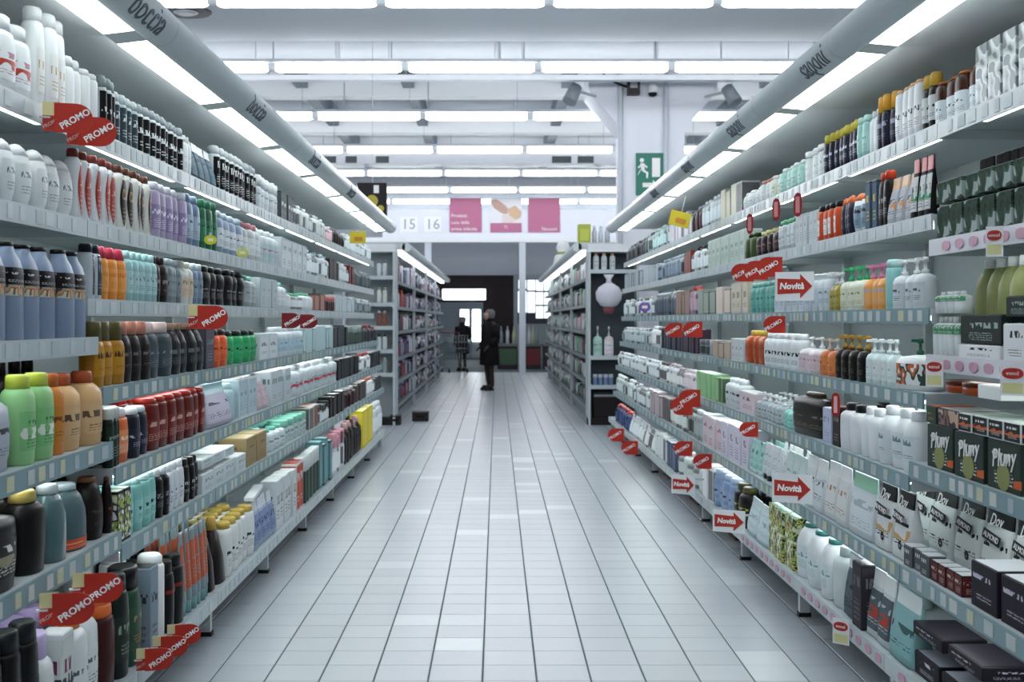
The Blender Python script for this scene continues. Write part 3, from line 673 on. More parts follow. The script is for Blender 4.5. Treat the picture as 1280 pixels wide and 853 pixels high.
# ---- left, fifth + near shelf
run('LA', -26, 108, 296, 6, 'flask', 'big blue bottle with black label and fruit picture', '8d9cb2', '2a2428', '2a2226', 'c9c9cf', xm=fruit, dep=.085)
run('L5', 100, 121, 300, 2, 'bottle', 'pale bottle with navy stripe and cap', 'c3ced3', '2b2f44', '2c3348', '9aa6b4', A=.4, lz=(.08, .8), cw=.75)
run('L5', 121, 151, 298, 3, 'bottle', 'slim orange bottle with pink cap', 'e0903c', 'c2405a', 'e8a14e', 'd87a2a', cw=.85, cf=.22, ct=.7)
run('L5', 151, 189, 304, 5, 'bottle', 'clear aqua bottle', '9cc4c6', 'b9dcdc', 'b4d3d4', '5f8f96', cw=.6)
run('L5', 189, 204, 318, 2, 'bottle', 'dark brown bottle between aqua and grey', '352c2e', '4a4044', '4a3f40', '9a8f8c')
run('L5', 204, 222, 322, 3, 'bottle', 'smoky grey bottle', '87959a', 'aab4b8', '98a5a9', '5a666b')
run('L5', 222, 237, 322, 2, 'bottle', 'cream bottle with peach print', 'd9dcd4', 'e6e4dc', 'e0c8b4', '7f9f80')
run('L5', 237, 250, 322, 2, 'bottle', 'steel blue bottle', '8094a6', 'c3ccd4', '93a5b4', '5c6f80', cw=.8)
run('L5', 250, 303, 331, 6, 'bottle', 'curved black bottle with silver print', '2d262a', '201b1e', '3a3236', '9a979c', cw=.8, waist=.86)
run('L5', 303, 318, 344, 2, 'bottle', 'grey bottle with teal lid', 'a9b4b6', '7fb6ac', 'b9c3c5', '8a9699')
run('L5', 318, 342, 347, 3, 'box', 'wide pale grey carton by dark bottles', 'b6c0c4', 'd0d8da', 'c3cccf', '93a0a4')
run('L5', 342, 354, 352, 2, 'bottle', 'white bottle with aqua lid', 'd4dcde', '8cc9c0', W, G)
run('L5', 354, 388, 363, 5, 'bottle', 'white bottle with green lid', 'dbe1e3', '62b593', W, '6f8f8a')
run('L5', 388, 402, 366, None, 'box', 'brown and white carton', '5a4744', 'd9dcdd', 'b98a80', W)
run('L5', 402, 415, 369, None, 'jar', 'dark red and white tub', '5c4040', 'c98078')
run('L5', 415, 440, .75, None, 'box', 'light grey carton further along', 'b9c3c8', 'd9dfe2')
run('L5', 440, 472, .75, None, 'bottle', 'mixed grey bottle at far end', '8f999d', 'c9d0d3')
# ---- left, fourth + near
run('LB', -80, 75, 1.0, 7, 'bottle', 'dark brown bottle behind amber ones', '3a2c2a', '2c2224', None, row=.2, cw=.5)
run('LB', -40, 18, 490, 1, 'bottle', 'pale lilac bottle with black print at frame edge', 'b9bfcc', 'c9cdd8', 'b4b9c6', '3a3c44', cw=.6)
run('LB', 18, 62, 470, 2, 'bottle', 'light green bottle with yellow-green cap', '9ccf93', 'c5cf56', '8cc58a', '4f7f4a', cw=.7, cf=.15, acc='e2e6da')
run('LB', 62, 77, 468, 1, 'bottle', 'narrow orange bottle with copper lid', 'd98a3e', 'c4713a', 'c98a3c', '8a5a2a', cw=.6)
run('LB', 77, 128, 468, 2, 'bottle', 'pale amber bottle with copper cap', 'dcb583', 'b5603a', 'd6b48a', '7a6a54', cw=.55, sh=.2)
run('L4', 104, 150, 402, 3, 'bottle', 'golden bottle with olive cap', 'b5832a', '6f6840', 'c0912f', '6a4a1c', cw=.8, cf=.3)
run('L4', 150, 181, 402, 3, 'bottle', 'charcoal bottle with copper cap', '3d3638', 'c98f7c', '3f3839', '8a7f7c', cw=.6, cf=.22, sh=.3)
run('L4', 181, 209, 403, 2, 'bottle', 'slate bottle with pale pink cap', '56626a', 'dfc6c2', '5d6a72', '8f9aa0', cw=.7, cf=.2)
run('L4', 209, 250, 404, 4, 'bottle', 'dark slate bottle with thin copper cap', '37393d', 'a98a7c', '3f4347', '7f868a', cw=.5, cf=.14, sh=.4)
run('L4', 250, 262, 411, 1, 'box', 'dark grey-violet carton', '5a5a68', '4a4a54', '6b6b78', '9a9aa4')
run('L4', 262, 281, 412, 2, 'bottle', 'bright orange bottle with dark lid', 'e0602e', '4a4440', 'e87040', 'a8401c', cw=.8)
run('L4', 281, 318, 414, 4, 'bottle', 'bright green bottle with dark lid', '3fae74', '2f3f3a', '49b87e', '1f5a3c', cw=.85)
run('L4', 318, 342, 418, 2, 'box', 'white carton with navy band', 'd0d8dc', 'b9c6d0', 'd9e0e4', '3f4a66')
run('L4', 342, 375, .8, 5, 'bottle', 'white bottle with pale blue print', 'd4dde2', 'e3e8ea', 'bcd3de', '6f93a8')
run('L4', 375, 412, .8, None, 'box', 'white and aqua carton', 'd0d9dc', 'e6eaeb', 'c0dadd', '5a6f78')
run('L4', 412, 430, .8, None, 'box', 'dark grey carton in a block', '4d5358', '6f767a')
run('L4', 430, 450, .75, None, 'jar', 'grey-green tub', '5f6f66', 'a9b4b0')
run('L4', 450, 478, .75, None, 'bottle', 'dark bottle with red cap at far end', '565b60', '9a4a44')
# ---- left, third + near (LC)
run('L3', 104, 142, 508, 3, 'jar', 'dark green tub with pearl lid', '35443a', 'd0d4d0', '3f5246', '8fa090', lid=.82)
run('L3', 142, 157, 512, 1, 'bottle', 'single orange bottle with white lid', 'dd6f38', 'e6e6e4', 'e8925c', 'f0e0d0', cw=.85)
run('L3', 157, 182, 512, 2, 'bottle', 'navy bottle with white lid', '35384a', 'dde0e4', '3f4358', 'b9bccc', cw=.85, cf=.12)
run('L3', 182, 253, 486, 7, 'bottle', 'dark red bottle with bright red lid', '7c2a24', 'b03a30', '8c3a32', 'c9a59a', cw=.9, cf=.1, e=4)
run('L3', 253, 284, 478, 1, 'pouch', 'wide lilac pouch with dotted print', 'c3c3d0', 'a9c9cc', 'c6c2d2', '6a6a84', fill=.96)
run('L3', 284, 291, 480, 1, 'bottle', 'pale aqua bottle by lilac pouch', 'b5d0d4', 'd0e2e4', None)
run('L3', 291, 316, 474, 4, 'box', 'white carton with blue stripes', 'dfe5e8', '3a3c48', 'b9cdd4', '7fa5b0')
run('L3', 316, 332, 468, 2, 'pouch', 'pinkish white pack', 'd3c6cc', 'e0dadd', 'd0bcc4', 'a98a96')
run('L3', 332, 357, 465, 3, 'box', 'white carton with grey figure', 'd3dade', W, 'c9d1d6', '7f8f98')
run('L3', 357, 418, 460, 10, 'bottle', 'white bottle with coloured foot print', 'dbe2e4', 'e8ecee', 'cfdcdf', '4fae9c', acc='c9506a', waist=.88)
run('L3', 418, 446, .85, None, 'box', 'black gift carton', '3f4246', '54585c')
run('L3', 446, 460, .85, None, 'bottle', 'white bottle with red cap', 'd9dee0', 'c05a4c')
run('L3', 460, 481, .8, None, 'box', 'dark grey carton at far end', '555b60', '7f868a')
run('LC', -60, 24, 612, 1, 'bottle', 'broad black bottle with gold cap and round seal', '2a2526', 'c9b55a', '2c2628', 'd9dcd4', cw=.42, cf=.14, sh=.1, acc='8f8a6a', e=2.2, fill=.78)
run('LC', 24, 54, 606, 1, 'bottle', 'slim black bottle with gold cap and white top', '2b2627', 'c4b068', None, cw=.65, cf=.14, fill=.78)
run('LC', 54, 78, 610, 1, 'bottle', 'grey-green bottle with silver lid', '5f7f82', 'c6d0d2', None, cw=.62, cf=.12, sh=.4, bot=.98, coat=.8, fill=.78)
run('LC', 78, 108, 610, 1, 'bottle', 'grey bottle with orange foot label', '647c80', 'b9c6c9', 'd05a34', 'e8a48c', cw=.6, cf=.1, sh=.45, bot=.98, lz=(.03, .18), fill=.78)
run('LC', 108, 128, 600, 1, 'bottle', 'tall dark brown bottle with bronze lid', '39322f', '8a6248', '3d3633', '6a5a50', cw=.6, sh=.45, cf=.08, fill=.78)
run('LC', 128, 148, 597, 1, 'bottle', 'dark bottle with bronze lid by the bay edge', '322c2d', '6f5242', '3a3334', 'b5605a', cw=.6, sh=.45, cf=.08, fill=.78)
run('LC', -30, 140, 592, 8, 'bottle', 'copper-capped dark bottle in the back line', '2f292a', 'b5825c', None, row=.13, cw=.7)
# ---- left, second
run('L2', 130, 152, 616, 2, 'box', 'black carton with white flower picture', '35393c', '9fb4a0', '3a3d42', '6f757a', lm=flower)
run('L2', 152, 190, 590, 4, 'bottle', 'aqua bottle with dark lettering', '8fc9c4', 'bfe0dd', '9fd3ce', '35595c', cw=.8, cf=.1)
run('L2', 190, 204, 585, 2, 'bottle', 'black narrow bottle after aqua ones', '2d2a2c', 'd9dde0', '3a3638', '9a9c9f', cw=.6)
run('L2', 204, 225, 580, 3, 'bottle', 'white slim bottle with navy lettering', 'dfe4e8', 'e8ecef', 'dbe0e6', '3a4054', cw=.8)
run('L2', 225, 243, 575, 3, 'bottle', 'black slim bottle with white lettering', '2b272a', '3a3638', '2f2b2e', 'c9c9cc', cw=.8)
run('L2', 243, 300, 0.44, 4, 'box', 'white soap box in the lower layer', 'dde3e5', 'e9edee', 'd0d9dc', '8f9fa5', dep=.13)
run('L2', 243, 286, 0.40, 3, 'box', 'white soap box in the upper layer', 'e2e7e8', 'eef1f1', 'c9d4d8', '93a3a9', dep=.13, zoff=.0995)
run('L2', 300, 326, .8, 2, 'box', 'tan cardboard box', 'b5a17c', 'c4b490', 'ac9872', '8f7c58', dep=.14)
run('L2', 326, 352, .7, 4, 'bottle', 'white bottle with aqua lid beside tan boxes', 'd9e1e2', '7fc4b4', 'd9e1e2', '8fa0a5')
run('L2', 352, 380, .75, 5, 'jar', 'white tub with mint lid', 'd4dddd', '8fd0bc', 'c6d6d6', '6f8f8c')
run('L2', 380, 392, .85, 2, 'box', 'white carton with brown print', 'd9d6d2', '8a5a48', '9a6a56', 'e0d4cc')
run('L2', 392, 408, .75, None, 'jar', 'white tub with dark lid', 'cfd6d8', '4a4f54')
run('L2', 408, 425, 0.9, None, 'box', 'dark carton with pale top', '4f4a4c', 'd0d6d8')
run('L2', 425, 442, .85, None, 'bottle', 'dark red bottle with white cap', '5c3f40', 'dfe4e6')
run('L2', 442, 455, 0.9, None, 'box', 'grey-brown carton', '6a605e', '9a9494')
run('L2', 455, 466, .9, None, 'bottle', 'white bottle with red collar', 'e0e4e6', 'c46a5c')
run('L2', 466, 482, .8, None, 'box', 'slate carton at far end', '5c6469', '8a9296')
# ---- left, bottom
run('L1', -70, 40, 812, 5, 'bottle', 'squat black bottle with flip cap', '2a2729', '35383a', '343133', '8a8f92', cw=.9, cf=.14, fill=.9, back=False)
run('L1', -20, 60, 800, 3, 'bottle', 'white bottle with lilac cap', 'dfe4e6', 'b9a6d0', W, '9a8fb0', cw=.75, cf=.22, row=.11)
run('L1', 40, 66, 800, 1, 'bottle', 'white bottle with lilac rose picture', 'dde3e4', 'c6b6dc', 'dfe4e2', '9a5a78', cw=.7, cf=.22, acc='3f5a48', back=False)
run('L1', 66, 82, 795, 1, 'box', 'white carton with rose picture', 'd9dfe0', 'e6eaea', 'cfd6d4', '8a4a6a', acc='3a3c3e')
run('L1', 82, 120, 780, 2, 'bottle', 'white bottle with orange screw cap', 'e0e5e6', 'cd7a34', 'dde3e4', '6f7f80', cw=.6, cf=.1, back=False)
run('L1', 120, 140, 762, 1, 'bottle', 'dark red bottle with orange cap', '5a2a28', 'e07038', None, cw=.85, cf=.14, back=False)
run('L1', 100, 132, 752, 3, 'bottle', 'orange-capped bottle in the second line', '6a3a30', 'e07a40', None, row=.15, cw=.8, cf=.16)
run('L1', 140, 154, 722, 1, 'bottle', 'dark green bottle with black lid, nearer one', '33443c', '232224', '3f5248', '9aa79c', cw=.8, back=False)
run('L1', 154, 176, 715, 1, 'bottle', 'green bottle with black lid, broader one', '3f6450', '262426', '476c58', 'b5876a', cw=.85, cf=.22, back=False)
run('L1', 176, 187, 712, 1, 'box', 'grey-blue carton beside green bottle', '8fa0ac', '343236', '93a4b0', '4a5560')
run('L1', 187, 201, 696, 1, 'can', 'tall plain white spray can', 'e6eaeb', 'eef1f2', None, cf=.12)
run('L1', 201, 224, 705, 2, 'bottle', 'black slim bottle with red ring', '2c2829', '353032', '9a3a30', '2c2829', cw=.8, lz=(.55, .6), fill=.8)
run('L1', 224, 256, 668, 6, 'tube', 'silver tube with orange foot band', '93a3a8', '7fa5a8', 'c46a4a', '93a3a8')
run('L1', 256, 277, 657, 2, 'pointed', 'dark brown pointed bottle with gold tip', '3d2f2d', 'c9a95a', None)
run('L1', 277, 312, 655, 5, 'bottle', 'white bottle with gold lid', 'e3e6e4', 'cdb25c', 'dfe3e2', '3f5a50', cw=.8, cf=.12)
run('L1', 312, 340, 0.62, 5, 'pouch', 'blue and white blister pack', 'b9c3d4', 'd9dfe6', '8f9fc0', '4a5a80')
run('L1', 340, 364, 0.72, 5, 'box', 'white carton with black edges', 'd6dcde', 'e6eaea', 'd9dee0', '2f3236')
run('L1', 364, 373, 0.78, 2, 'box', 'red and white carton', 'd9d6d4', 'b04a3c', 'c9604c', 'e6e0dc')
run('L1', 373, 396, 0.8, None, 'jar', 'dark green tub with white lid', '4f665c', 'dfe5e4')
run('L1', 396, 410, 0.85, None, 'box', 'teal carton', '6f979a', '9fc0c2')
run('L1', 410, 428, 0.8, None, 'jar', 'white tub with pink lid', 'd6d9db', 'd99aa6')
run('L1', 428, 449, 0.85, None, 'bottle', 'dark brown bottle further along', '43393a', 'd9aeb0')
run('L1', 449, 463, 0.9, 2, 'box', 'yellow carton near far end', 'd6c63a', 'e6dc7a')
run('L1', 463, 484, .85, None, 'bottle', 'white bottle at far end', 'd9dfe1', 'e8ecee')
# ---- right, top shelf
run('R7', 1300, 1228, 20, 4, 'box', 'silver foil multipack with black print', 'c6ced2', 'dfe4e6', None, None, bm=foil_k, name='foil_multipack', cat='multipack', dep=.14)
run('R7', 1228, 1175, 78, 4, 'bottle', 'brown bottle with wide white label', '5a3226', 'b5763c', 'd3dce2', '2a2430', cw=.8, cf=.06, lz=(.06, .56), A=1.5, e=3)
run('R7', 1175, 1158, 88, 2, 'bottle', 'dark bottle with yellow lid', '3f3638', 'd9b04a', 'c9ced2', '4a4044', cw=.85, cf=.24)
run('R7', 1158, 1124, 97, 4, 'bottle', 'white bottle with peach lid', 'dcdfe6', 'e6b48a', 'e3e5ea', '5a5c68', cw=.85, cf=.06)
run('R7', 1124, 1103, 112, 3, 'bottle', 'navy bottle with amber lid', '33344c', 'd9a23e', '3a3c58', '9a9cb0', cw=.9, cf=.3)
run('R7', 1103, 1092, 135, 2, 'bottle', 'white slim bottle', 'dde3e8', W, None)
run('R7', 1092, 1078, 142, 2, 'bottle', 'mint bottle by navy line', '9fc9c6', 'b9dcd8', 'a9d0cc', '5f8f8c', cw=.9)
run('R7', 1078, 1036, 148, 7, 'bottle', 'navy bottle with yellow lid', '363850', 'd3c24a', '40425c', 'c9cbd6', cw=.9, cf=.22)
run('R7', 1036, 1008, 178, 3, 'jar', 'large clear white tub', 'd6dde0', 'eef1f2', 'dfe5e7', 'b0bbc0', lid=.8)
run('R7', 1008, 980, 198, 4, 'bottle', 'mint bottle with white cap', 'a6cfc9', 'e6ebeb', 'b5d8d2', '6f9f98', cw=.7)
run('R7', 980, 970, 216, 2, 'bottle', 'white bottle with green print', 'e0e5e2', 'e6e6dc', 'd6dfc9', '5f8f5a', cw=.8)
run('R7', 970, 955, 220, 3, 'bottle', 'white bottle with salmon cap', 'e2e6e8', 'd9998c', W, G, cw=.8)
run('R7', 955, 932, 232, 3, 'bottle', 'plain white bottle further along', 'dfe5e8', 'eaeef0', C, G, cw=.8)
run('R7', 932, 905, .75, 4, 'box', 'white and yellow carton', 'd9d9dc', 'e6e8ea', 'd3cfb9', '8f8f98')
run('R7', 905, 880, .75, None, 'bottle', 'silver-white bottle', 'c3cad2', 'dfe4e8')
run('R7', 880, 868, .7, None, 'bottle', 'dark red bottle further along', '5a3c44', 'b5bcc4')
run('R7', 868, 840, .72, None, 'box', 'white-lilac carton', 'c9c6d2', 'dfe0e6')
run('R7', 840, 812, .75, None, 'bottle', 'pale aqua bottle further along', 'b9d0d2', 'd9e6e6')
run('R7', 812, 770, .7, None, 'bottle', 'dark grey bottle at far end', '6a7078', 'b9c0c6')
# ---- right, sixth + near
run('RA', 1300, 1164, 0.33, 6, 'box', 'green foil wipes pack in the lower layer', '3f5a50', 'c3ccce', None, bm=foil, name='wipes_pack', cat='pack', dep=.1)
run('RA', 1300, 1164, 0.33, 6, 'box', 'green foil wipes pack in the upper layer', '4a685c', 'b9c4c4', None, bm=foil, name='wipes_pack', cat='pack', dep=.1, zoff=.124)
run('RA', 1300, 1164, .82, 7, 'pouch', 'black pouch standing behind the foil packs', '262224', '2f2a2c', None, row=.14, rough=.8, cm=mat('171416', .8))
run('R6', 1170, 1148, 192, 3, 'pouch', 'black sachet with white swirl print', '2b282b', 'c9787a', 'cfd3d6', '2a2629', acc='3f8f68')
run('R6', 1148, 1118, 214, 3, 'pouch', 'clear sachet with peach header', 'c9ccd2', 'e0b58a', 'b9bcc4', '5a5c66', acc='d08a4a')
run('R6', 1118, 1103, 212, 2, 'bottle', 'black bottle with red cap', '2d292b', 'c8492c', '3a3436', 'a9a9ac', cw=.8)
run('R6', 1103, 1090, 224, 2, 'box', 'navy carton with yellow corner', '4a5f74', 'd0bf4a', '5f7488', 'd3c24a')
run('R6', 1090, 1072, 237, 2, 'oval', 'white bottle with orange domed cap', 'dbe0e6', 'dd7a48', '93a9b9', '3a4454')
run('R6', 1072, 1055, 243, 3, 'oval', 'navy bottle with orange domed cap', '3a3c54', 'd87448', '40445c', '8f94a8')
run('R6', 1055, 1028, 250, 4, 'bottle', 'orange bottle with black lid', 'd2592e', '3a3234', 'e0e2e4', 'c8502a', cw=.8, A=.4)
run('R6', 1028, 1000, 262, 5, 'box', 'clear carton with gold top', 'c3cacf', 'cdb26a', 'cdd4d8', '8f9aa0')
run('R6', 1000, 976, 270, 4, 'bottle', 'silver bottle with green lid', 'c0c8ce', '6fb08a', 'd0d7db', '93a0a6', cw=.8)
run('R6', 976, 947, 282, 4, 'bottle', 'dark brown bottle with cream cap', '3f2c2f', 'd9cf8f', '4a3538', '8a7074', cw=.5)
run('R6', 947, 936, 290, 2, 'bottle', 'moss green bottle', '5f7044', '4a5838', None)
run('R6', 936, 890, .8, 8, 'box', 'pale green-white carton', 'cdd8d2', 'e0e6e2', 'c0d0c6', '7f948a')
run('R6', 890, 868, .8, None, 'bottle', 'white bottle with black lid', 'cfd6da', '4a4c52')
run('R6', 868, 858, .75, None, 'box', 'rust red carton', '8a4a40', 'b07a70')
run('R6', 858, 825, .75, None, 'bottle', 'grey-blue bottle further along', '8a98a6', 'b9c3cc')
run('R6', 825, 772, .7, None, 'box', 'pale grey carton at far end', 'aab4ba', 'd0d8dc')
# ---- right, fifth + near
run('RB', 1300, 1165, 308, 5, 'bottle', 'olive round-shouldered bottle with white cap at the back', 'a3a878', 'e2e6e4', None, None, row=.125, e=2.2, cw=.42, cf=.1, sh=.3, dep=.1, fill=.97)
run('RB', 1206, 1163, 0.4, 5, 'bottle', 'small white bottle with green band, lower layer', 'dde3e3', 'e6ebea', '5f9f7c', 'e0e6e0', cw=.5, lz=(.55, .78), A=1.5, dep=.06)
run('RB', 1206, 1163, 0.4, 5, 'bottle', 'small white bottle with green band, upper layer', 'dde3e3', 'e6ebea', '5f9f7c', 'e0e6e0', cw=.5, lz=(.55, .78), A=1.5, dep=.06, zoff=.142)
run('RB', 1264, 1206, .32, 1, 'box', 'dark green box with script lettering on a white stand', '2c3a36', '3a4a46', '33443f', 'a9b9b4', dep=.1, zoff=.045, name='gift_box')
run('RB', 1300, 1266, .3, 1, 'box', 'dark green box on white stand at frame edge', '2c3a36', '3a4a46', '33443f', 'a9b9b4', dep=.1, zoff=.13, name='gift_box')
run('RB', 1264, 1206, .1, 1, 'box', 'white card stand under dark green box', 'e0e4e6', 'e6e9ea', 'e3e6e8', '3a3e44', dep=.11, name='card_stand', cat='stand')
run('RB', 1300, 1266, .33, 1, 'box', 'tall white card stand at frame edge', 'e0e4e6', 'e6e9ea', 'e3e6e8', '3a3e44', dep=.11, name='card_stand', cat='stand')
run('R5', 1160, 1122, 320, 3, 'pump', 'white pump bottle with grey diamond print', 'd6dce0', 'e6eaec', 'c9d0d6', '4a5054')
run('R5', 1122, 1112, 324, 1, 'bottle', 'aqua bottle by orange ones', '9cd0cf', 'b9e0de', None, cw=.9)
run('R5', 1112, 1086, 328, 3, 'pump', 'orange pump bottle with pink pump', 'e3a04a', 'd98ab0', 'e6a85a', 'b9b4c6', e=4)
run('R5', 1086, 1056, 331, 3, 'pump', 'cream pump bottle with green pump', 'd9ddcf', '4fb87f', 'd9dcc6', '8f9a5a', e=4)
run('R5', 1056, 1042, 340, 2, 'pump', 'olive pump bottle with white pump', 'a8983e', 'dfe3e3', 'b0a24a', '6f6428', e=4)
run('R5', 1042, 1010, 340, 4, 'bottle', 'white bottle with faint blue print', 'd6dde2', 'e3e8eb', 'c6d2da', '6f8496', cw=.7)
run('R5', 1010, 974, 346, 5, 'box', 'white-blue carton behind arrow card', 'd0d8de', 'e3e8eb', 'c0cdd6', '7f93a3')
run('R5', 974, 940, 350, 5, 'bottle', 'turquoise bottle', '6fb3ac', '8fcac2', '79bab2', '3a7a76', cw=.8)
run('R5', 940, 918, .75, 3, 'box', 'beige carton with wood-brown top', 'c9c3b4', 'b5763c', 'd3cdbc', '7f7a5c')
run('R5', 918, 900, .7, 2, 'box', 'white and peach carton', 'e0dcd8', 'e6b090', 'e3d3c6', '9a8f84')
run('R5', 900, 876, .7, 3, 'box', 'grey-green carton', '93a398', 'd0d8d4', 'a3b0a6', '5f7066')
run('R5', 876, 866, .85, None, 'bottle', 'pink bottle with rose cap', 'b9a0b0', 'd9706a')
run('R5', 866, 850, .75, None, 'box', 'tan and grey carton', '9a857a', 'b9b4b0')
run('R5', 850, 820, .8, None, 'bottle', 'slate bottle further along', '66707c', 'c9d0d6')
run('R5', 820, 772, .75, None, 'bottle', 'white bottle at far end', 'c9d2d4', 'dfe5e6')
# ---- right, fourth
run('R4', 1156, 1124, 424, 1, 'pump', 'white pump bottle with orange and green fruit print', 'dfe4e4', '3f6f5c', 'd0683a', '2f4a40', lm=mottled('veg_print', ['e6eaea', 'd06a3a', '34493f', 'e0e4e4'], 20))
run('R4', 1124, 1088, 425, 4, 'pump', 'clear aqua-white pump bottle', 'cfe0e0', 'dfe8e8', 'dbe6e6', '8fb0b2')
run('R4', 1088, 1046, 420, 4, 'pump', 'black pump bottle with gold pump', '2a2628', 'b08a3a', '302b2d', '8f7f58', e=2.2)
run('R4', 1046, 1028, 424, 2, 'pump', 'orange pump bottle with fruit print', 'dd8048', 'e0d4c6', 'e08a50', '3a2a24')
run('R4', 1028, 1000, 422, 2, 'pump', 'pinkish clear pump bottle', 'dcd6d9', 'e6e8ea', 'dcc9d2', 'b98a9a')
run('R4', 1000, 960, 418, 5, 'bottle', 'white bottle with black foot mark', 'e3e8ea', 'eef1f2', 'dfe5e8', '3a3f44', cw=.7, lz=(.06, .6))
run('R4', 960, 935, 414, 3, 'bottle', 'amber bottle with yellow cap', 'c4602c', 'd9c25a', 'b95a2a', '7a3418', cw=.55, e=4)
run('R4', 935, 918, .6, 3, 'box', 'white carton with grey print past amber', 'd3d8da', 'e3e7e8', 'cdd3d5', '8f979a')
run('R4', 918, 896, .5, 3, 'box', 'low beige carton', 'b9aa9a', 'e0e0de', 'c0b0a0', '6a5a4c')
run('R4', 896, 876, .5, 3, 'jar', 'low grey tub', '93a0a0', 'c9d0d0', 'aab4b4', '6f7a7a')
run('R4', 876, 858, .8, None, 'box', 'plum carton', '5a4a5a', '8f8494')
run('R4', 858, 830, .8, None, 'box', 'dark violet carton in a block', '4a4a5c', '5f5f70')
run('R4', 830, 818, .85, None, 'bottle', 'white curved bottle', 'dfe4e6', 'eef1f2')
run('R4', 818, 772, .75, None, 'bottle', 'grey-white bottle at far end', 'b9c3c6', 'dde3e5')
# ---- right, third + near
run('RC', 1290, 1166, .47, 3, 'box', 'large green carton with white script name', '435650', '8fae98', '46594f', 'dfe4dc', dep=.16, name='script_carton')
run('RC', 1180, 1166, .36, 1, 'box', 'green carton with orange corner on top layer', '3f5a4c', 'd0703a', '466152', 'd07a48', dep=.14, zoff=.145)
run('RC', 1210, 1180, .36, 1, 'box', 'carton with portrait photograph on top layer', '5a4650', 'd9dedc', '3c3238', 'e0d4d0', dep=.14, zoff=.145, lm=mottled('portrait_print', ['4a3a44', '8a6a60', '2f2a2e', 'c3a594'], 16))
run('RC', 1290, 1210, .36, 4, 'box', 'white and black carton on top layer', 'd0d6d4', 'c9d9cc', '3a4044', 'dfe3e2', dep=.14, zoff=.145, acc='d0683a')
run('R3', 1150, 1102, 515, 3, 'bottle', 'large white bottle with curved neck', 'e3e8ea', 'e9edef', 'd6dfe2', '7f979c', cw=.5, sh=.28)
run('R3', 1102, 1080, 512, 2, 'bottle', 'tall plain white bottle', 'e6eaec', 'eef1f2', None, cw=.55, sh=.2)
run('R3', 1080, 1056, 508, 2, 'bottle', 'white bottle with black cap', 'e3e7ea', '2a2a30', None, cw=.6, cf=.16, e=3)
run('R3', 1056, 1046, 510, 1, 'box', 'dark carton with red tag', '3a3438', '8a3a40', '443c40', '9a8a8c')
run('R3', 1046, 1034, 512, 1, 'box', 'lilac carton', 'b5bdd6', 'd9dde6', 'bcc4da', '8f96b0')
run('R3', 1034, 998, 495, 1, 'bottle', 'broad dark amber bottle', '33261f', '5a4630', '3a2f2a', '8a8076', cw=.5, cf=.1, e=4, fill=.9, dep=.1, back=False)
run('R3', 998, 982, 505, 2, 'pump', 'turquoise pump bottle', '8fcdc6', 'dfe6e6', '9fd6cf', '5f9f98')
run('R3', 982, 950, 498, 5, 'pump', 'grey-striped pump bottle', 'aab4ba', 'e6eaeb', 'c3ccd0', '3f474c')
run('R3', 950, 928, .55, 1, 'box', 'long white-pink carton', 'dcd3d8', 'e9e6e8', 'dccdd4', '8a5a6a', dep=.1)
run('R3', 928, 908, .8, 3, 'bottle', 'white bottle with dark ring print', 'd9dfe1', 'e8ecee', 'd3dadd', '3a3f46')
run('R3', 908, 876, .8, 7, 'box', 'light green carton', 'a6d3a0', 'cfe0cc', '9fd09a', '4f7f54')
run('R3', 876, 855, .75, None, 'bottle', 'pinkish white bottle', 'd9ccd0', 'e6dfe2')
run('R3', 855, 826, .8, None, 'bottle', 'white bottle with pink mark', 'dde2e4', 'c9bcc4')
run('R3', 826, 772, .75, None, 'bottle', 'white bottle in the far line', 'cfd7d9', 'e3e8ea')
# ---- right, second
blackhead = dict(dep=.09)
run('R2', 1300, 1222, .55, 2, 'box', 'dark purple soap box with white top', '3d3440', 'dfe2e6', '3a3240', 'c9c3d3', dep=.15)
run('R2', 1310, 1140, 615, 5, 'pouch', 'white refill pouch with black header', 'dde2e2', '2c2a2c', 'd9dedd', '33373a', row=.17, dep=.08)
run('R2', 1212, 1172, .27, 4, 'box', 'small red and black carton', '4a3034', 'd9dcde', '7a3a38', 'c9b9b6', dep=.06, name='dye_carton')
run('R2', 1172, 1140, .3, 3, 'box', 'small grey and white carton', '7f8489', 'dde1e3', '6a6f74', 'e0e3e5', dep=.06, name='dye_carton')
run('R2', 1140, 1098, 602, 2, 'pouch', 'white pouch with black header by the bay edge', 'dfe3e3', '2d2b2d', 'dadfdf', '2f3336', acc='c9a06a', dep=.08)
run('R2', 1098, 1066, 588, 1, 'pouch', 'clear pouch with mint top', 'd3dce0', '9fd0b4', 'd9e1e4', 'b0bcc2', dep=.07, fill=.9)
run('R2', 1066, 1036, 582, 2, 'pouch', 'white pouch with brown biscuit print', 'dfe2e2', 'e9ebeb', 'dcdedd', 'a9805a', dep=.07)
run('R2', 1036, 1010, 578, 2, 'pouch', 'white pouch with dark spoon print', 'dde2e4', 'e6eaea', 'd6dcdf', '5a5f64', dep=.07)
run('R2', 1010, 985, .85, 3, 'pouch', 'white-mint pouch behind arrow card', 'd6e0de', 'c9dcd8', 'd0dcdc', '8fb5ac', dep=.06)
run('R2', 985, 955, .8, 5, 'tube', 'white tube with black clip', 'e0e5e6', '33303a', 'd9dfe2', '8fa0a6')
run('R2', 955, 940, .75, 3, 'tube', 'aqua tube', 'a9d6d0', 'cfe6e2', 'b4dcd6', '6fa09a')
run('R2', 940, 908, 0.9, 4, 'box', 'white carton with violet dots', 'dddbe4', 'f0eef2', 'dcd8e4', '5a4a86')
run('R2', 908, 882, 0.85, 3, 'box', 'white carton with pink panel', 'dfdee2', 'f0f0f2', 'e0cfd6', 'b0506a')
run('R2', 882, 860, 0.85, None, 'bottle', 'grey bottle with green print', 'aab4b4', 'dfe4e4')
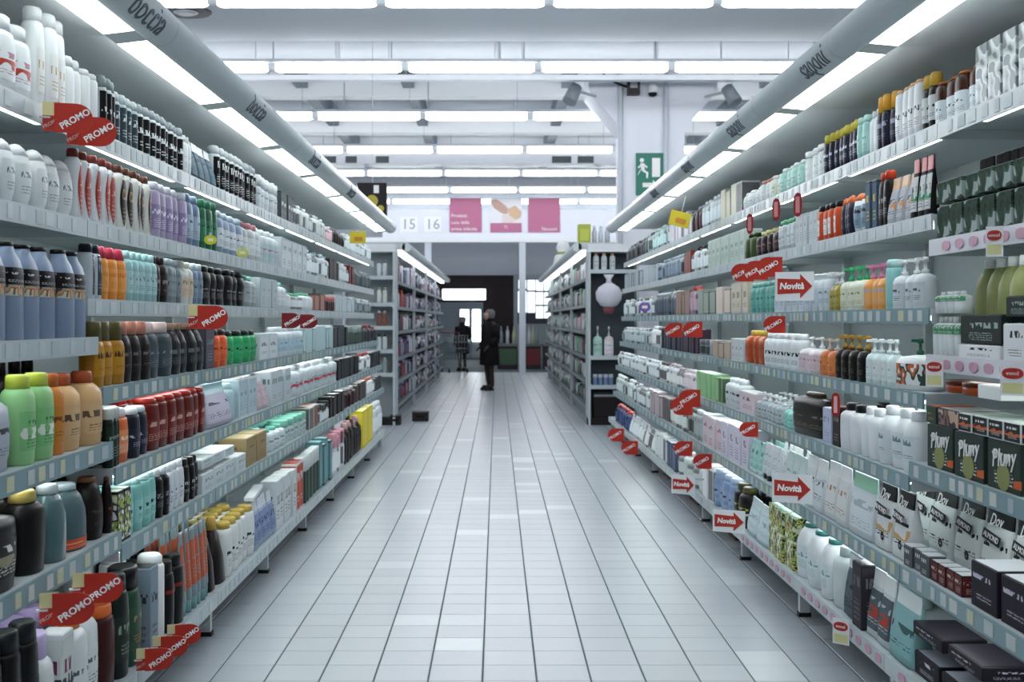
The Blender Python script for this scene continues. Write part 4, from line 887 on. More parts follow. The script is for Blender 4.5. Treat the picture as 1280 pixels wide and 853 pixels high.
run('R2', 860, 840, 0.88, None, 'bottle', 'white bottle with olive mark', 'd3d9d4', 'e6e9e6')
run('R2', 840, 815, 0.85, None, 'box', 'grey-pink carton', 'b5a9ac', 'd3cdd0')
run('R2', 815, 772, 0.85, None, 'bottle', 'white bottle with dark foot', 'cdd6d6', 'e3e8e8')
# ---- right, bottom
run('R1', 1320, 1150, .3, 4, 'box', 'dark violet pack in the lower layer', '3a3440', 'b9c0cc', '37313c', 'd3d6de', dep=.16, row=.01)
run('R1', 1240, 1150, .22, 2, 'box', 'dark violet pack in the upper layer', '35303a', '4a4450', '3a343f', 'c3c0cc', dep=.14, zoff=.13, row=.01)
run('R1', 1150, 1118, 742, 1, 'pouch', 'tall aqua flask pack', '93bcbc', 'd6dfdf', '8fb9ba', '4f7074', dep=.09)
run('R1', 1118, 1088, 712, 2, 'pouch', 'white pouch with grey leaf picture and red mark', 'cfd8da', 'e0e5e4', '6a747c', 'b9c3c8', acc='b0402c', dep=.08)
run('R1', 1088, 1075, 700, 1, 'box', 'dark grey slim carton', '4a484e', '6a686e', '524f56', '8a888e')
run('R1', 1075, 1058, 695, 1, 'pouch', 'grey pouch with round brush picture', '6f7a84', 'c9d2d6', '66717c', '2f3338', dep=.07)
run('R1', 1058, 1044, 678, 1, 'bottle', 'tall pale bottle beside grey pouch', 'd0dada', 'b9c9c9', None, cw=.6)
run('R1', 1044, 998, 660, 3, 'bottle', 'large white bottle with teal lid', 'e3e8ea', '4f8f8a', 'dbe4e6', '6fb5ae', cw=.5, sh=.36, cf=.08)
run('R1', 998, 966, 648, 3, 'box', 'carton with yellow-green meadow picture', 'b9c25a', '6fae98', 'c6cc5a', '2f4a44', lm=meadow, bm=meadow)
run('R1', 966, 936, 640, 2, 'pouch', 'pale aqua bag', 'c6d9dc', 'd6e3e4', 'cfdfe2', 'a0b9be', dep=.09)
run('R1', 936, 920, 612, 2, 'bottle', 'dark bottle with flower label', '33302f', '6a6a44', '3f3c3a', 'c9c25a', cw=.7)
run('R1', 920, 897, 600, 4, 'bottle', 'light blue bottle', '93aacb', 'b4c6dd', '9fb4d2', '2f3a5a', cw=.85)
run('R1', 897, 884, 588, 2, 'box', 'plain white carton', 'e6eaea', 'eef1f1', None)
run('R1', 884, 850, 0.8, 5, 'bottle', 'white bottle with green mark', 'd6dedd', 'e6ebea', 'd9e2de', '6f9f88')
run('R1', 850, 838, 0.8, None, 'box', 'slate blue carton', '5f6a84', '8a93a8')
run('R1', 838, 822, 0.82, None, 'box', 'white carton with dark edge', 'd6dcde', '4a545c')
run('R1', 822, 790, 0.8, None, 'pouch', 'white pack in the far line', 'd9dfe1', 'e6eaec')
run('R1', 790, 772, 0.85, None, 'bottle', 'blue bottle with red cap', '5a6a94', 'c95a54')
print('COUNT', COUNT, sum(COUNT.values()))
# ------------------------------------------------------------------ loose goods near the camera
run('RC', 1228, 1184, .14, 2, 'jar', 'amber glass jar on top of the cartons', 'a0502a', '6a3a24', None, zoff=.256, name='glass_jar')
run('RC', 1262, 1230, .14, 1, 'box', 'small white card box beside amber jars', 'e8ecea', 'eef1f0', None, zoff=.256, name='card_box')
def carton_text(px, py, key, s, size, lab=None):
    pass
# script lettering on the large green cartons, placed on the front of each carton
for o in [o for o in COL.objects if o.name.startswith('script_carton')]:
    lb = [c for c in o.children if c.name.startswith('label')][0]
    d_ = max(abs(v.co.y) for v in o.data.vertices); h_ = max(v.co.z for v in o.data.vertices)
    put('lettering', text_mesh('Pluny', .075, M_TXT, .0008, 'CENTER', .25), o, (.0, -d_-.002, h_*.66), (PI/2, -.12, 0))
    mb = MB(); flat(mb, [(.045*math.cos(a), .04*math.sin(a)+h_*.28) for a in [k*PI/8 for k in range(16)]], -d_-.001, .001); mb.obj('round_picture', mat('8a8f58', .5), o)
    mb = MB(); flat(mb, [(.07, h_*.12), (.12, h_*.12), (.12, h_*.3), (.07, h_*.26)], -d_-.001, .0012); mb.obj('orange_mark', mat('d0602e', .5), o)
for o in [o for o in COL.objects if o.name.startswith('refill_pouch') and 'black header' in o.get('label', '')]:
    h_ = max(v.co.z for v in o.data.vertices); w_ = max(v.co.x for v in o.data.vertices)
    q = max(abs(v.co.y) for v in o.data.vertices)
    put('lettering', text_mesh('Dov', .055, M_TXT, .0006, 'CENTER', .2), o, (0, -q*.42-.004, h_*.84), (PI/2-.22, 0, 0))
    b = MB().box(-w_*.62, w_*.62, -.002, 0, -.016, .016).obj('name_band', M_BLACK, o, (0, -q*.83-.004, h_*.62), (-.16, .12, 0))
    put('lettering', text_mesh('ALMOND', .026, M_TXT, .0006), b, (0, -.0028, 0), (PI/2, 0, 0))
    mb = MB(); n = 14
    for k in range(n):
        a0, a1 = 2*PI*k/n, 2*PI*(k+1)/n
        flat(mb, [(.016*math.cos(a0), .016*math.sin(a0)), (.016*math.cos(a1), .016*math.sin(a1)), (.008*math.cos(a1), .008*math.sin(a1)), (.008*math.cos(a0), .008*math.sin(a0))], 0, .001)
    mb.obj('ring_mark', M_BLACK, o, (w_*.3, -q-.001, h_*.22))
t = thing('sign_strip', 'long white plastic strip lying slanted across bottom left shelf', 'strip', (-1.27, 6.3, surf('L1')+.248), 0)
MB().cbox(-.025, .025, -.24, .24, 0, .02).obj('strip', mat('e6eaec', .4), t); t.rotation_euler = (0, 0, .1)
MB().box(-.027, .027, .24, .26, -.002, .022).obj('end_cap', mat('c9d0d4', .4), t)
t = thing('rolled_towel', 'white and violet rolled pack lying over squat black bottles', 'pack', (-1.36, 3.1, surf('L1')+.345), .3)
mb = MB(); mb.rings([[(p[0]*q, u, p[1]*q) for p in sup(.035, .03, 10, 2)] for u, q in ((-.16, .3), (-.15, .9), (.13, 1), (.15, .5))], True); mb.obj('roll', mat('e3e0ea', .6), t)
MB().rings([[(p[0], u, p[1]) for p in sup(.0365, .0315, 10, 2)] for u in (-.04, .02)], True).obj('band', mat('8f7fae', .5), t)
# ------------------------------------------------------------------ promotional flags on the price rails
def rail_point(key, px, out=.05):
    s = -1 if key[0] == 'L' else 1; x = LEV[key][0]-out; y = F*x/abs(px-CX); return s, s*x, y
def promo(key, px, py, size, lab, txt='PROMO'):
    card = key in ('L7', 'LC', 'L1', 'L5'); col = mat('7a2228', .45) if key == 'L4' else M_RED
    s, x, y = rail_point(key, px, size*.5*(1.72 if card else 1.25)+.006); z = ZP(py, y)
    t = thing('promo_flag', lab, 'sign', (x, y, z), 0, None)
    t.rotation_euler = (0, 0, math.radians(18)*s*-1)
    R = size*.5
    pts = [(-s*-R*1.1, R*.62), (-s*-R*1.1, -R*.62)]
    # rounded end points into the aisle
    pts = [(s*R*1.0, -R*.8), (s*R*1.0, R*.8)]
    arc = [(-s*(R*.15+R*.85*math.cos(a)), R*.8*math.sin(a)) for a in [PI/2-PI*k/10 for k in range(11)]]
    mb = MB(); flat(mb, pts+arc, 0, .004); mb.obj('red_tag', col, t)
    if card: mb = MB(); flat(mb, [(s*R*1.6, R*.1), (s*R*1.6, R*.85), (s*R*.7, R*.85), (s*R*.7, R*.1)], .003, .0035); mb.obj('price_card', mat('d8cf9c', .5), t)
    if card: mb = MB(); flat(mb, [(s*R*1.6, -R*.75), (s*R*1.6, R*.1), (s*R*.7, R*.1), (s*R*.7, -R*.75)], .003, .0035); mb.obj('lower_tag', mat('a52f28', .5), t)
    put('lettering', text_mesh(txt, R*.5, M_TXT, .0006, 'CENTER', 0, .0006), t, (-s*R*.08, -.0052, -R*.05), (PI/2, -math.radians(32), 0))
    if card: put('lettering', text_mesh(txt, R*.28, mat('d9b9b0', .5), .0004), t, (s*R*1.15, -.002, -R*.32), (PI/2, -math.radians(32), 0))
    c0, c1 = (1.2, 1.75) if card else (.9, 1.3)
    MB().box(min(s*R*c0, s*R*c1), max(s*R*c0, s*R*c1), -.001, .006, -R*.05, R*.05).obj('clip', M_STEEL, t)
promo('L7', 92, 148, .105, 'red round-ended PROMO flag on top left shelf, nearer of the pair')
promo('L7', 122, 165, .11, 'red round-ended PROMO flag on top left shelf, farther of the pair')
promo('L5', 266, 397, .125, 'red oval PROMO flag on fifth left shelf edge')
promo('LC', 92, 761, .105, 'large red PROMO flag under lower near left shelf, nearer one')
promo('LC', 130, 735, .105, 'large red PROMO flag under lower near left shelf, farther one')
promo('L1', 199, 824, .09, 'red PROMO flag on bottom left shelf, first of three')
promo('L1', 218, 808, .09, 'red PROMO flag on bottom left shelf, second of three')
promo('L1', 235, 793, .09, 'red PROMO flag on bottom left shelf, third of three')
promo('L4', 364, 401, .11, 'dark red PROMO flag between left shelves, nearer of two')
promo('L4', 386, 402, .11, 'dark red PROMO flag between left shelves, farther of two')
promo('R6', 962, 334, .13, 'red PROMO flag on sixth right shelf, first of three')
promo('R6', 945, 338, .13, 'red PROMO flag on sixth right shelf, second of three')
promo('R6', 928, 341, .13, 'red PROMO flag on sixth right shelf, third of three')
promo('R5', 968, 406, .11, 'red square PROMO flag hanging under turquoise bottles')
promo('R5', 866, 412, .14, 'red PROMO flag above plum cartons, nearer of two')
promo('R5', 842, 413, .14, 'red PROMO flag above violet cartons, farther of two')
promo('R3', 862, 498, .15, 'red PROMO flag on third right shelf, topmost of the cluster')
promo('R3', 852, 508, .16, 'red PROMO flag on third right shelf, lower in the cluster')
promo('R3', 936, 537, .1, 'red PROMO flag on third right shelf by dotted cartons')
promo('R2', 878, 577, .12, 'red PROMO flag on second right shelf, nearer of two')
promo('R2', 854, 561, .13, 'red PROMO flag on second right shelf, farther of two')
promo('R1', 787, 560, .16, 'red PROMO flag on bottom right shelf, nearer of two')
promo('R1', 770, 544, .17, 'red PROMO flag on bottom right shelf end, farther of two')
for key, px, py, c, lab in (('L6', 263, 300, 'd3cf3a', 'round yellow tag on sixth left shelf below green bottles'), ('L6', 303, 316, 'c6cf6a', 'round pale green tag on sixth left shelf edge'), ('R5', 806, 384, '7a5fb0', 'round violet tag near the far end of the right shelves')):
    s, x, y = rail_point(key, px, .05); t = thing('round_tag', lab, 'sign', (x, y, ZP(py, y)), -.5*s)
    R = .018*y/4.5
    MB().rings([[(p[0], u, p[1]) for p in sup(R*1.3, R, 16, 2)] for u in (0, .003)]).obj('disc', mat(c, .45), t)
    MB().box(-R*.6, R*.6, -.001, 0, -R*.3, R*.3).obj('print', mat('e6e6c9', .5), t); MB().box(-.004, .004, 0, .004, R*.6, R*1.5).obj('stem', M_STEEL, t)
def arrow_card(key, px, py, w, h, lab):
    s, x, y = rail_point(key, px, w*.6*LEV[key][0]/abs(px-CX)+.03); z = ZP(py, y); m = y/F
    t = thing('arrow_card', lab, 'sign', (x, y, z)); t.rotation_euler = (0, 0, -.5)
    W2, H2 = w*m/2*1.1, h*m/2
    MB().box(-W2, W2, 0, .003, -H2, H2).obj('card', mat('e3e7ea', .5), t)
    mb = MB(); flat(mb, [(-W2*.88, -H2*.55), (W2*.3, -H2*.48), (W2*.3, -H2*.85), (W2*.92, 0), (W2*.3, H2*.85), (W2*.3, H2*.48), (-W2*.88, H2*.55)], 0, .002); mb.obj('red_arrow', mat('b2392f', .5), t)
    put('lettering', text_mesh('Novità', H2*.62, M_TXT, .0006, 'CENTER', .15, .0015), t, (-W2*.14, -.003, 0), (PI/2, 0, 0))
    MB().box(W2*.7, W2+.06, .001, .006, H2*.55, H2*.75).obj('clip', M_STEEL, t)
arrow_card('R5', 993, 358, 44, 36, 'white card with red arrow on fifth right shelf')
arrow_card('R2', 990, 611, 46, 36, 'white card with red arrow on second right shelf')
arrow_card('R1', 854, 606, 28, 24, 'white card with red arrow on bottom shelf, farther one')
arrow_card('R1', 911, 652, 38, 28, 'white card with red arrow on bottom shelf, nearer one')
def oval_tag(key, px, py, w, h, lab):
    s, x, y = rail_point(key, px, w*.5*LEV[key][0]/abs(px-CX)+.012); z = ZP(py, y); m = y/F
    t = thing('oval_tag', lab, 'sign', (x, y, z)); t.rotation_euler = (0, 0, -.75)
    W2, H2 = w*m/2*1.25, h*m/2
    MB().box(-W2, W2, 0, .002, -H2, H2).obj('card', mat('dfe1e4', .5), t)
    mb = MB(); flat(mb, [(p[0], p[1]+H2*.4) for p in sup(W2*.85, H2*.34, 16, 2.4)], 0, .002); mb.obj('red_oval', mat('b23a30', .45), t)
    put('lettering', text_mesh('venol', H2*.36, M_TXT, .0005), t, (0, -.0028, H2*.4), (PI/2, 0, 0))
    MB().box(-W2*.8, W2*.8, -.001, 0, -H2*.85, -H2*.2).obj('price_panel', mat('cfcf96', .5), t)
oval_tag('RB', 1168, 466, 18, 36, 'price card with red oval on middle near right shelf, farther one')
oval_tag('RB', 1266, 475, 25, 40, 'price card with red oval on middle near right shelf, nearer one')
oval_tag('RA', 1243, 302, 17, 38, 'price card with small red oval on upper near right shelf')
oval_tag('R1', 1051, 790, 18, 32, 'price card with red oval hanging below bottom right shelf')
for k, (px, py) in enumerate(((937, 280), (970, 262), (997, 256))):
    s, x, y = rail_point('R7', px, .042); m = y/F
    t = thing('hanging_tag', 'slim dark red hanging tag on top right shelf, %s from far end' % ORD[k], 'sign', (x, y, ZP(py, y)), -.9)
    MB().rings([[(p[0], u, p[1]) for p in sup(.026, .06, 14, 2.5)] for u in (0, .003)]).obj('tag', mat('8f2a32', .45), t)
    MB().box(-.012, .012, -.001, 0, -.04, .04).obj('print_band', mat('c98a8c', .5), t)
s, x, y = rail_point('R3', 1043, .012)
t = thing('hanging_tag', 'dark red upright tag beside broad amber bottle', 'sign', (x, 5.05, ZP(506, 5.05)), -.8)
MB().rings([[(p[0], u, p[1]) for p in sup(.02, .05, 14, 3)] for u in (0, .003)]).obj('tag', mat('9a2f2c', .45), t); MB().box(-.008, .008, -.001, 0, -.035, .035).obj('print_band', mat('d9a9a9', .5), t)
for px, py, X, w, h, lab in ((850, 274, 1.36, 26, 19, 'yellow card hanging below the right canopy'), (447, 297, -1.2, 20, 15, 'yellow card hanging below the left canopy')):
    y = F*X/(px-CX); m = y/F
    t = thing('hanging_card', lab, 'sign', (X, y, ZP(py, y))); t.rotation_euler = (0, .25 if X > 0 else 0, 0)
    MB().box(-w*m/2, w*m/2, 0, .004, -h*m/2, h*m/2).obj('card', mat('d6c23e', .5), t); MB().box(-w*m*.2, w*m*.3, -.001, 0, -h*m*.3, h*m*.05).obj('print', mat('c98a3a', .5), t)
    MB().box(-.003, .003, .001, .003, h*m/2, h*m/2+.12).obj('string', M_STEEL, t)
y = 14.0
t = thing('hanging_sign', 'black box sign with fruit picture above the left canopy end', 'sign', (XP(465, y), y, ZP(249, y)))
MB().cbox(-.17, .17, 0, .12, -.2, .19).obj('box', M_BLACK, t)
MB().box(.02, .08, -.003, 0, .07, .16).obj('white_mark', M_TXT, t)
mb = MB(); flat(mb, [(.07*math.cos(a), .07*math.sin(a)-.02) for a in [k*PI/6 for k in range(12)]], 0, .004); flat(mb, [(.1+.04*math.cos(a), .04*math.sin(a)-.11) for a in [k*PI/6 for k in range(12)]], 0, .004); mb.obj('fruit_picture', mat('b9a94a', .5), t)
MB().box(-.004, .004, .05, .058, .19, 2.55).obj('rod', M_STEEL, t)
# ------------------------------------------------------------------ far gondolas
def far_gondola(s, xf, xb, y0, y1, zs, pal, pal_c, endz, label):
    side = 'left' if s < 0 else 'right'
    u = thing('shelving_unit', label, 'shelving', (0, y0, 0)); L = y1-y0
    def bx(name, xa, xc, ya, yb, za, zb, m): return MB().box(min(s*xa, s*xc), max(s*xa, s*xc), ya, yb, za, zb).obj(name, m, u)
    bx('back_panel', xb-.02, xb, 0, L, .02, 2.2, M_PANEL); bx('end_panel', xf+.02, xb, -.02, 0, .05, 2.2, mat('8f9a9f', .5))
    bx('plinth', xf+.06, xb, 0, L, 0, .1, mat('8a9499', .5))
    for y in (-.03, L*.25, L*.5, L*.75): bx('post', xf-.01, xf+.03, y, y+.04, 0, 2.25, M_STEEL)
    for z in zs:
        bx('shelf', xf, xb, 0, L, z-.03, z, mat('5a6469', .5)); bx('price_rail', xf-.012, xf, 0, L, z-.04, z+.002, mat('7f8b90', .4))
    MB().tube((s*(xf-.12), 0, 2.3), (s*(xf-.12), L, 2.3), .06, 12).obj('front_tube', mat('c6d0d3', .4), u)
    MB().rings([[(s*(xf-.1), yy, 2.26), (s*xb, yy, 2.3), (s*xb, yy, 2.36), (s*(xf-.1), yy, 2.36)] for yy in (0, L)]).obj('canopy', M_STEEL, u)
    for k in range(6): bx('diffuser', xf-.04, xf+.04, .1+k*L/6, .1+k*L/6+L/6-.25, 2.225, 2.24, emit('canopy_far_fill', L_CANOPY))  # glow strips assumed under far canopies, widened to brighten the far floor
    stuff = MB(); smat = mottled('goods_'+side, pal[:5], 3.2, .5, .35, .65)
    rnd = random.Random(5+s)
    cnt = 0
    for li, z in enumerate(zs):
        top = (zs[li+1]-.06 if li+1 < len(zs) else 2.2); y = y0+.06; k = 0
        while y < y1-.2:
            w = rnd.choice([.16, .2, .24]); h = (top-z)*rnd.uniform(.6, .92); d = .12
            if y < 19.6:
                c, cc = rnd.choice(pal), rnd.choice(pal_c); q = w/2
                P = b_bottle(w*.92, d, h, 8, {'cw': .75}) if rnd.random() < .6 else b_box(w*.92, d, h, 8, {'side': 1})
                o = put(rnd.choice(['far_bottle', 'far_pack']) if False else ('lotion_bottle' if P[0][0] == 'body' else 'gift_carton'), P[0][1].mesh('goods', mat(c, .45)), None, (s*(xf+.05+d/2), y+w/2, z+.001), PI/2 if s < 0 else -PI/2)
                tag(o, '%s item from the near end, shelf %s up, second %s shelving unit' % (ORD[k], NUM[li], side), 'bottle' if P[0][0] == 'body' else 'carton', 'goods on the second %s unit' % side)
                put(P[1][0], P[1][1].mesh(P[1][0], mat(cc, .45)), o)
            else: stuff.loft([(z+.001, w*.3, w*.46), (z+h*.8, w*.3, w*.46), (z+h*.86, w*.2, w*.25), (z+h, w*.2, w*.25)], 6, 3, s*(xf+.05+d/2), y+w/2)
            y += w; k += 1
    o = stuff.obj('shelf_goods', smat); o['kind'] = 'stuff'; tag(o, 'mixed toiletries on the far half of the second %s shelving unit' % side, 'goods')
    # end-of-aisle shelves facing the camera
    xe = xb+.02
    e = thing('end_shelf', 'narrow end shelves on the near face of the second %s unit' % side, 'shelving', (0, y0-.33, 0))
    def ex(name, xa, xc, ya, yb, za, zb, m): return MB().box(min(s*xa, s*xc), max(s*xa, s*xc), ya, yb, za, zb).obj(name, m, e)
    ex('back_panel', xf+.02, xe+.2, .29, .3, .05, 2.22, mat('4a5257', .5) if s > 0 else M_PANEL)
    ex('side_frame', xf, xf+.03, 0, .3, .0, 2.22, M_STEEL); ex('side_frame', xe+.17, xe+.2, 0, .3, 0, 2.22, M_STEEL)
    ex('header', xf, xe+.2, .0, .3, 2.22, 2.32, M_WHITE); ex('base', xf, xe+.2, .02, .3, 0, .09, M_BLACK)
    for z in endz: ex('shelf', xf+.03, xe+.17, .02, .29, z-.03, z, M_STEEL); ex('price_rail', xf+.03, xe+.17, .0, .02, z-.045, z+.005, mat('b9c4c8', .4))
    return e
far_gondola(-1, 1.3, 1.75, 15.75, 29.0, [.237, .543, .848, 1.2, 1.523, 1.86], ['4f4568', 'a9aec2', '2f2f40', 'd6d9e0', '8a3a4c', '44586e', 'd9dde2', 'b5502f', '6a3a6a'], ['d9dde2', '7f83a0', '38324a', 'eceef0'], [.667, .967, 1.267, 1.567, 1.91],
            'second shelving unit further down on the left of the aisle')
far_gondola(1, 1.17, 1.6, 15.75, 29.0, [.22, .55, .87, 1.2, 1.55, 1.9], ['b98fa4', '93c2ac', 'd6dcdc', '6a586c', '84b398', '2f262e', 'e0d6da'], ['e6e9ec', 'b9758c', '5f9f82', '3a3038'], [.51, .884, 1.99],
            'second shelving unit further down on the right of the aisle')
def end_item(px, y, z, w, h, kind, c, cc, lab, cat, l=None):
    z += .001
    P = BUILD[kind](w, w*.7, h, 12, {'side': 1}); o = put({'bottle': 'lotion_bottle', 'jar': 'cream_jar', 'box': 'gift_carton', 'pump': 'pump_bottle'}[kind], P[0][1].mesh('goods', mat(c, .4)), None, (XP(px, y), y, z))
    tag(o, lab, cat); put(P[1][0], P[1][1].mesh(P[1][0], mat(cc, .4)), o)
    if l: put('label', P[2][1].mesh('label', printed(l, '7f868c')), o)
YE = 15.5
for k, px in enumerate((745, 755, 765.5)): end_item(px, YE, 1.99, .075, .22, 'bottle', 'c9d0d4', ['d9a08a', 'd9ae7a', 'd9b46a'][k], 'grey bottle with orange cap, %s of three on the right end shelf top' % ORD[k], 'bottle', 'c3ccd0')
for k, px in enumerate((747, 761)): end_item(px, YE, .884, .12, .38, 'pump', ['b9d6cd', 'd9cfd6'][k], 'd0d8da', ['mint', 'pale pink'][k]+' pump bottle on the right end shelf', 'pump bottle', ['a6cfc2', 'e6e0e6'][k])
for k, px in enumerate((744, 750.5, 757, 763.5)): end_item(px, YE, .51, .06, .14, 'jar', '6f86a8', 'c9d3de', '%s small blue jar on the right end shelf' % ORD[k], 'jar')
t = thing('gift_ball', 'white net gift ball hanging on the right end shelf', 'gift', (XP(761, 15.36), 15.36, ZP(369, 15.36)))
mb = MB(); mb.loft([(-.16, .05, .05), (-.13, .11, .11), (-.06, .16, .13), (.03, .17, .13), (.1, .13, .11), (.15, .05, .05)], 16).obj('ball', mat('d3d3dc', .5), t)
MB().loft([(.14, .04, .04), (.2, .03, .03), (.26, .07, .05)], 10).obj('knot', mat('e0e3e8', .5), t); MB().loft([(-.24, .05, .05), (-.17, .08, .08), (-.15, .04, .04)], 10).obj('red_filling', mat('8a4a54', .5), t)
for k, (z, c, cc) in enumerate(((1.91, 'c3ccd0', '8f989c'), (1.567, 'd0d6d0', 'b9c0b4'), (1.267, '8a5a50', 'd0d4d6'), (.967, 'cfd6d8', '3a3c40'), (.667, '9aa6a6', 'c9d0d0'))):
    for j, px in enumerate((474, 481)):
        end_item(px, YE, z, .06, .2, 'bottle', c, cc, '%s bottle on the left end shelves, %s shelf from the top' % (['outer', 'inner'][j], ORD[k]), 'bottle')
for k, (z, h) in enumerate(((.1, .36), (.52, .3))):
    if k: continue
    t = thing('storage_bin', 'black storage bin in the foot of the right end shelves', 'bin', (XP(758, 15.47), 15.47, .0925))
    MB().cbox(-.16, .16, 0, .2, 0, .34, .006).obj('tub', mat('231f22', .6), t); MB().box(-.16, .16, -.006, 0, .27, .3).obj('rim', mat('8a8f92', .5), t)
for px, py, lab, c in ((525, 527, 'black crate on the floor before the second left unit', '2f2b2e'), (494, 532, 'small black crate on floor at the left unit corner', '2a2628')):
    y = F*H/(py-CY); m = y/F
    t = thing('floor_crate', lab, 'crate', (XP(px, y), y, 0)); w = (10 if px > 510 else 6)*m
    MB().cbox(-w, w, 0, .22, 0, .11, .006).obj('tub', mat(c, .6), t); MB().cbox(-w-.01, w+.01, -.01, .23, .11, .125, .006).obj('rim', mat('3f3a3e', .5), t); MB().box(-w*.5, w*.5, -.004, 0, .05, .08).obj('handle_slot', mat('151315', .6), t)
for k, y in enumerate((7.55, 8.95, 10.4)):
    t = thing('cardboard_box', 'brown cardboard box stored under the right shelves, %s one' % ORD[k], 'box', (1.66, y, 0))
    MB().cbox(-.2, .2, -.18, .18, 0, .105, .003).obj('carton', mat('5f4438', .7), t); MB().box(-.201, .2, -.02, .02, .1, .1065).obj('tape', mat('8a7460', .5), t)
y = 16.1
t = thing('display_box', 'yellow-green display box standing on the second right unit', 'box', (XP(730, y), y, 2.36))
MB().cbox(-.085, .085, -.08, .08, 0, .26, .004).obj('carton', mat('a8b04a', .5), t); MB().box(-.06, .06, -.084, -.08, .04, .2).obj('label', mat('bcc35c', .5), t)
for k, (px, c) in enumerate(((743, 'b9c2c8'), (751, 'c9d0d4'), (759, 'b4bec4'))):
    q = MB().loft([(0, .036, .036), (.16, .036, .036), (.19, .02, .02), (.22, .02, .02)], 10).obj('lotion_bottle', mat(c, .4), None, (XP(px, y), y, 2.36)); tag(q, 'pale bottle on top of the second right unit, %s in line' % ORD[k], 'bottle')
    MB().loft([(.22, .022, .022), (.25, .02, .02)], 10).obj('cap', M_WHITE, q)
t = thing('plush_toy', 'white plush toy with green bow on the second right unit end', 'toy', (1.32, 24.0, 2.36))
MB().loft([(0, .14, .12), (.12, .2, .17), (.26, .17, .15), (.32, .1, .1), (.42, .15, .14), (.54, .1, .1), (.58, .02, .02)], 12).obj('body', mat('dde0e0', .8), t); MB().loft([(.29, .14, .13), (.34, .14, .13)], 10).obj('bow', mat('8fa86a', .7), t)
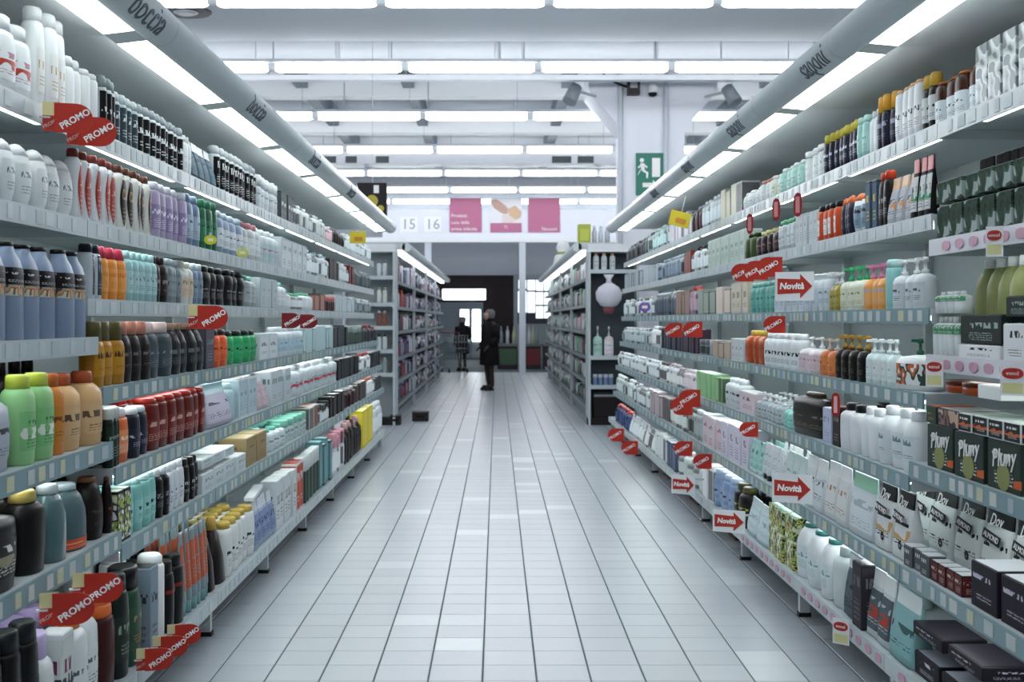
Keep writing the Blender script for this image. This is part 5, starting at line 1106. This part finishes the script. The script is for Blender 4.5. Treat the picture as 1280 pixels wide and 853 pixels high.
# ------------------------------------------------------------------ people
def person(name, loc, rz, scale, label, coat, joints_extra=None, sit=False):
    J = {'pel': (0, 0, .86), 'sp': (0, .01, 1.05), 'ch': (0, .015, 1.24), 'nk': (0, -.01, 1.36), 'hd': (0, -.035, 1.45), 'tp': (0, -.03, 1.55), 'ns': (0, -.125, 1.45)}
    R = {'pel': .13, 'sp': .125, 'ch': .135, 'nk': .055, 'hd': .085, 'tp': .06, 'ns': .014}
    E = [('pel', 'sp'), ('sp', 'ch'), ('ch', 'nk'), ('nk', 'hd'), ('hd', 'tp'), ('hd', 'ns')]
    for sd, sg in (('l', 1), ('r', -1)):
        for n_, p, r in (('sh', (.16*sg, .02, 1.27), .065), ('el', (.2*sg, .05, 1.02), .046), ('wr', (.17*sg, -.1, .88), .03), ('pm', (.165*sg, -.15, .83), .03),
                         ('hp', (.085*sg, 0, .8), .09), ('kn', (.085*sg, -.015, .45), .058), ('an', (.08*sg, .02, .09), .042), ('ft', (.085*sg, -.06, .045), .042), ('to', (.09*sg, -.15, .035), .034)):
            J[n_+sd] = p; R[n_+sd] = r
        E += [('ch', 'sh'+sd), ('sh'+sd, 'el'+sd), ('el'+sd, 'wr'+sd), ('wr'+sd, 'pm'+sd), ('pel', 'hp'+sd), ('hp'+sd, 'kn'+sd), ('kn'+sd, 'an'+sd), ('an'+sd, 'ft'+sd), ('ft'+sd, 'to'+sd)]
        for f in range(5):
            a, b = 'fa%d%s' % (f, sd), 'fb%d%s' % (f, sd); ox = (-.028+.014*f)*sg
            if f == 4: J[a] = (.165*sg-.045*sg, -.155, .835); J[b] = (.165*sg-.055*sg, -.18, .815)
            else: J[a] = (.165*sg+ox, -.19, .8); J[b] = (.165*sg+ox, -.2, .765+.004*abs(f-1.5))
            R[a] = .01; R[b] = .008; E += [('pm'+sd, a), (a, b)]
    ks = list(J); me = bpy.data.meshes.new('body'); me.from_pydata([J[k] for k in ks], [(ks.index(a), ks.index(b)) for a, b in E], [])
    t = put(name, None, None, loc, rz); t.scale = (scale,)*3; tag(t, label, 'person')
    ob = put('body', me, t); md = ob.modifiers.new('skin', 'SKIN'); md.use_smooth_shade = True
    for i, k in enumerate(ks): v = me.skin_vertices[0].data[i]; v.radius = (R[k], R[k]); v.use_root = k == 'pel'
    ob.modifiers.new('sub', 'SUBSURF').levels = 1; ob.modifiers['sub'].render_levels = 2
    me.materials.append(mat('3a3130', .7))
    # coat: shell round trunk, flaring to the knees, with sleeves
    c = MB().loft([(.5, .2, .19), (.52, .205, .195), (.75, .2, .185), (.95, .175, .165), (1.12, .185, .165), (1.27, .19, .15), (1.33, .12, .11), (1.37, .075, .075)], 18, 2.2)
    for sg in (1, -1):
        c.tube((.17*sg, .02, 1.29), (.215*sg, .05, 1.02), .085, 12, .07); c.tube((.215*sg, .05, 1.04), (.175*sg, -.1, .88), .07, 12, .055)
    c.obj('coat', mat(coat, .8), t)
    MB().loft([(1.36, .085, .085), (1.4, .095, .095), (1.43, .08, .08)], 14, 2).obj('collar', mat(coat, .8), t)
    h = MB().loft([(1.4, .07, .05), (1.44, .1, .085), (1.5, .112, .1), (1.56, .1, .095), (1.6, .05, .05)], 16, 2, 0, .012); h.obj('hair', mat('6f6a6a', .8), t)
    fm = MB().loft([(1.385, .03, .03), (1.41, .05, .05), (1.46, .066, .06), (1.53, .066, .055)], 12, 2, 0, -.07); fm.obj('face', mat('a98a7c', .6), t)
    ey = MB()
    for sg in (-1, 1): ey.loft([(1.462, .01, .006), (1.472, .012, .008), (1.48, .008, .005)], 8, 2, .028*sg, -.126)
    ey.loft([(1.42, .02, .004), (1.428, .022, .006)], 8, 2, 0, -.122); ey.obj('features', mat('3a2a28', .6), t)
    for sg in (-1, 1): MB().loft([(0, .055, .1), (.03, .055, .1), (.07, .05, .06), (.1, .045, .045)], 12, 2.4, .087*sg, -.055).obj('shoe', mat('1f1b1d', .5), t)
    return t
person('person', (XP(612, 23.1), 23.1, 0), -PI/2+.5, .97, 'person in a long dark coat standing in the middle of the aisle', '141114')
person('person', (XP(578, 31.8), 31.8, 0), -2.6, .9, 'person in dark clothes beyond the aisle near the entrance doors', '121013')
t = thing('shopping_trolley', 'wire shopping trolley in front of the far entrance doors', 'trolley', (XP(568, 31.0), 31.0, 0), .3)
mb = MB()
for i in range(7):
    x = -.24+.08*i; mb.tube((x, -.4, .55), (x, -.4, .95), .006, 5); mb.tube((x, .4, .45), (x, .4, .98), .006, 5); mb.tube((x, -.4, .55), (x, .4, .45), .006, 5)
for z in (.62, .78, .95):
    for sx in (-.24, .24): mb.tube((sx, -.4, z), (sx, .4, z), .008, 5)
    mb.tube((-.24, -.4, z), (.24, -.4, z), .008, 5)
mb.obj('basket', mat('8a9298', .3, .8), t); MB().tube((-.27, .48, 1.02), (.27, .48, 1.02), .016, 8).obj('handle', mat('7a2a2a', .5), t)
for sx in (-.24, .24):
    MB().tube((sx, .4, .95), (sx, .48, 1.02), .01, 6).tube((sx, .4, .48), (sx, .35, .1), .012, 6).tube((sx, .35, .12), (sx, -.4, .12), .012, 6).obj('side_frame', mat('8a9298', .3, .8), t)
    for sy in (.35, -.38): MB().tube((sx-.012, sy, .06), (sx+.012, sy, .06), .06, 12).obj('wheel', M_BLACK, t)
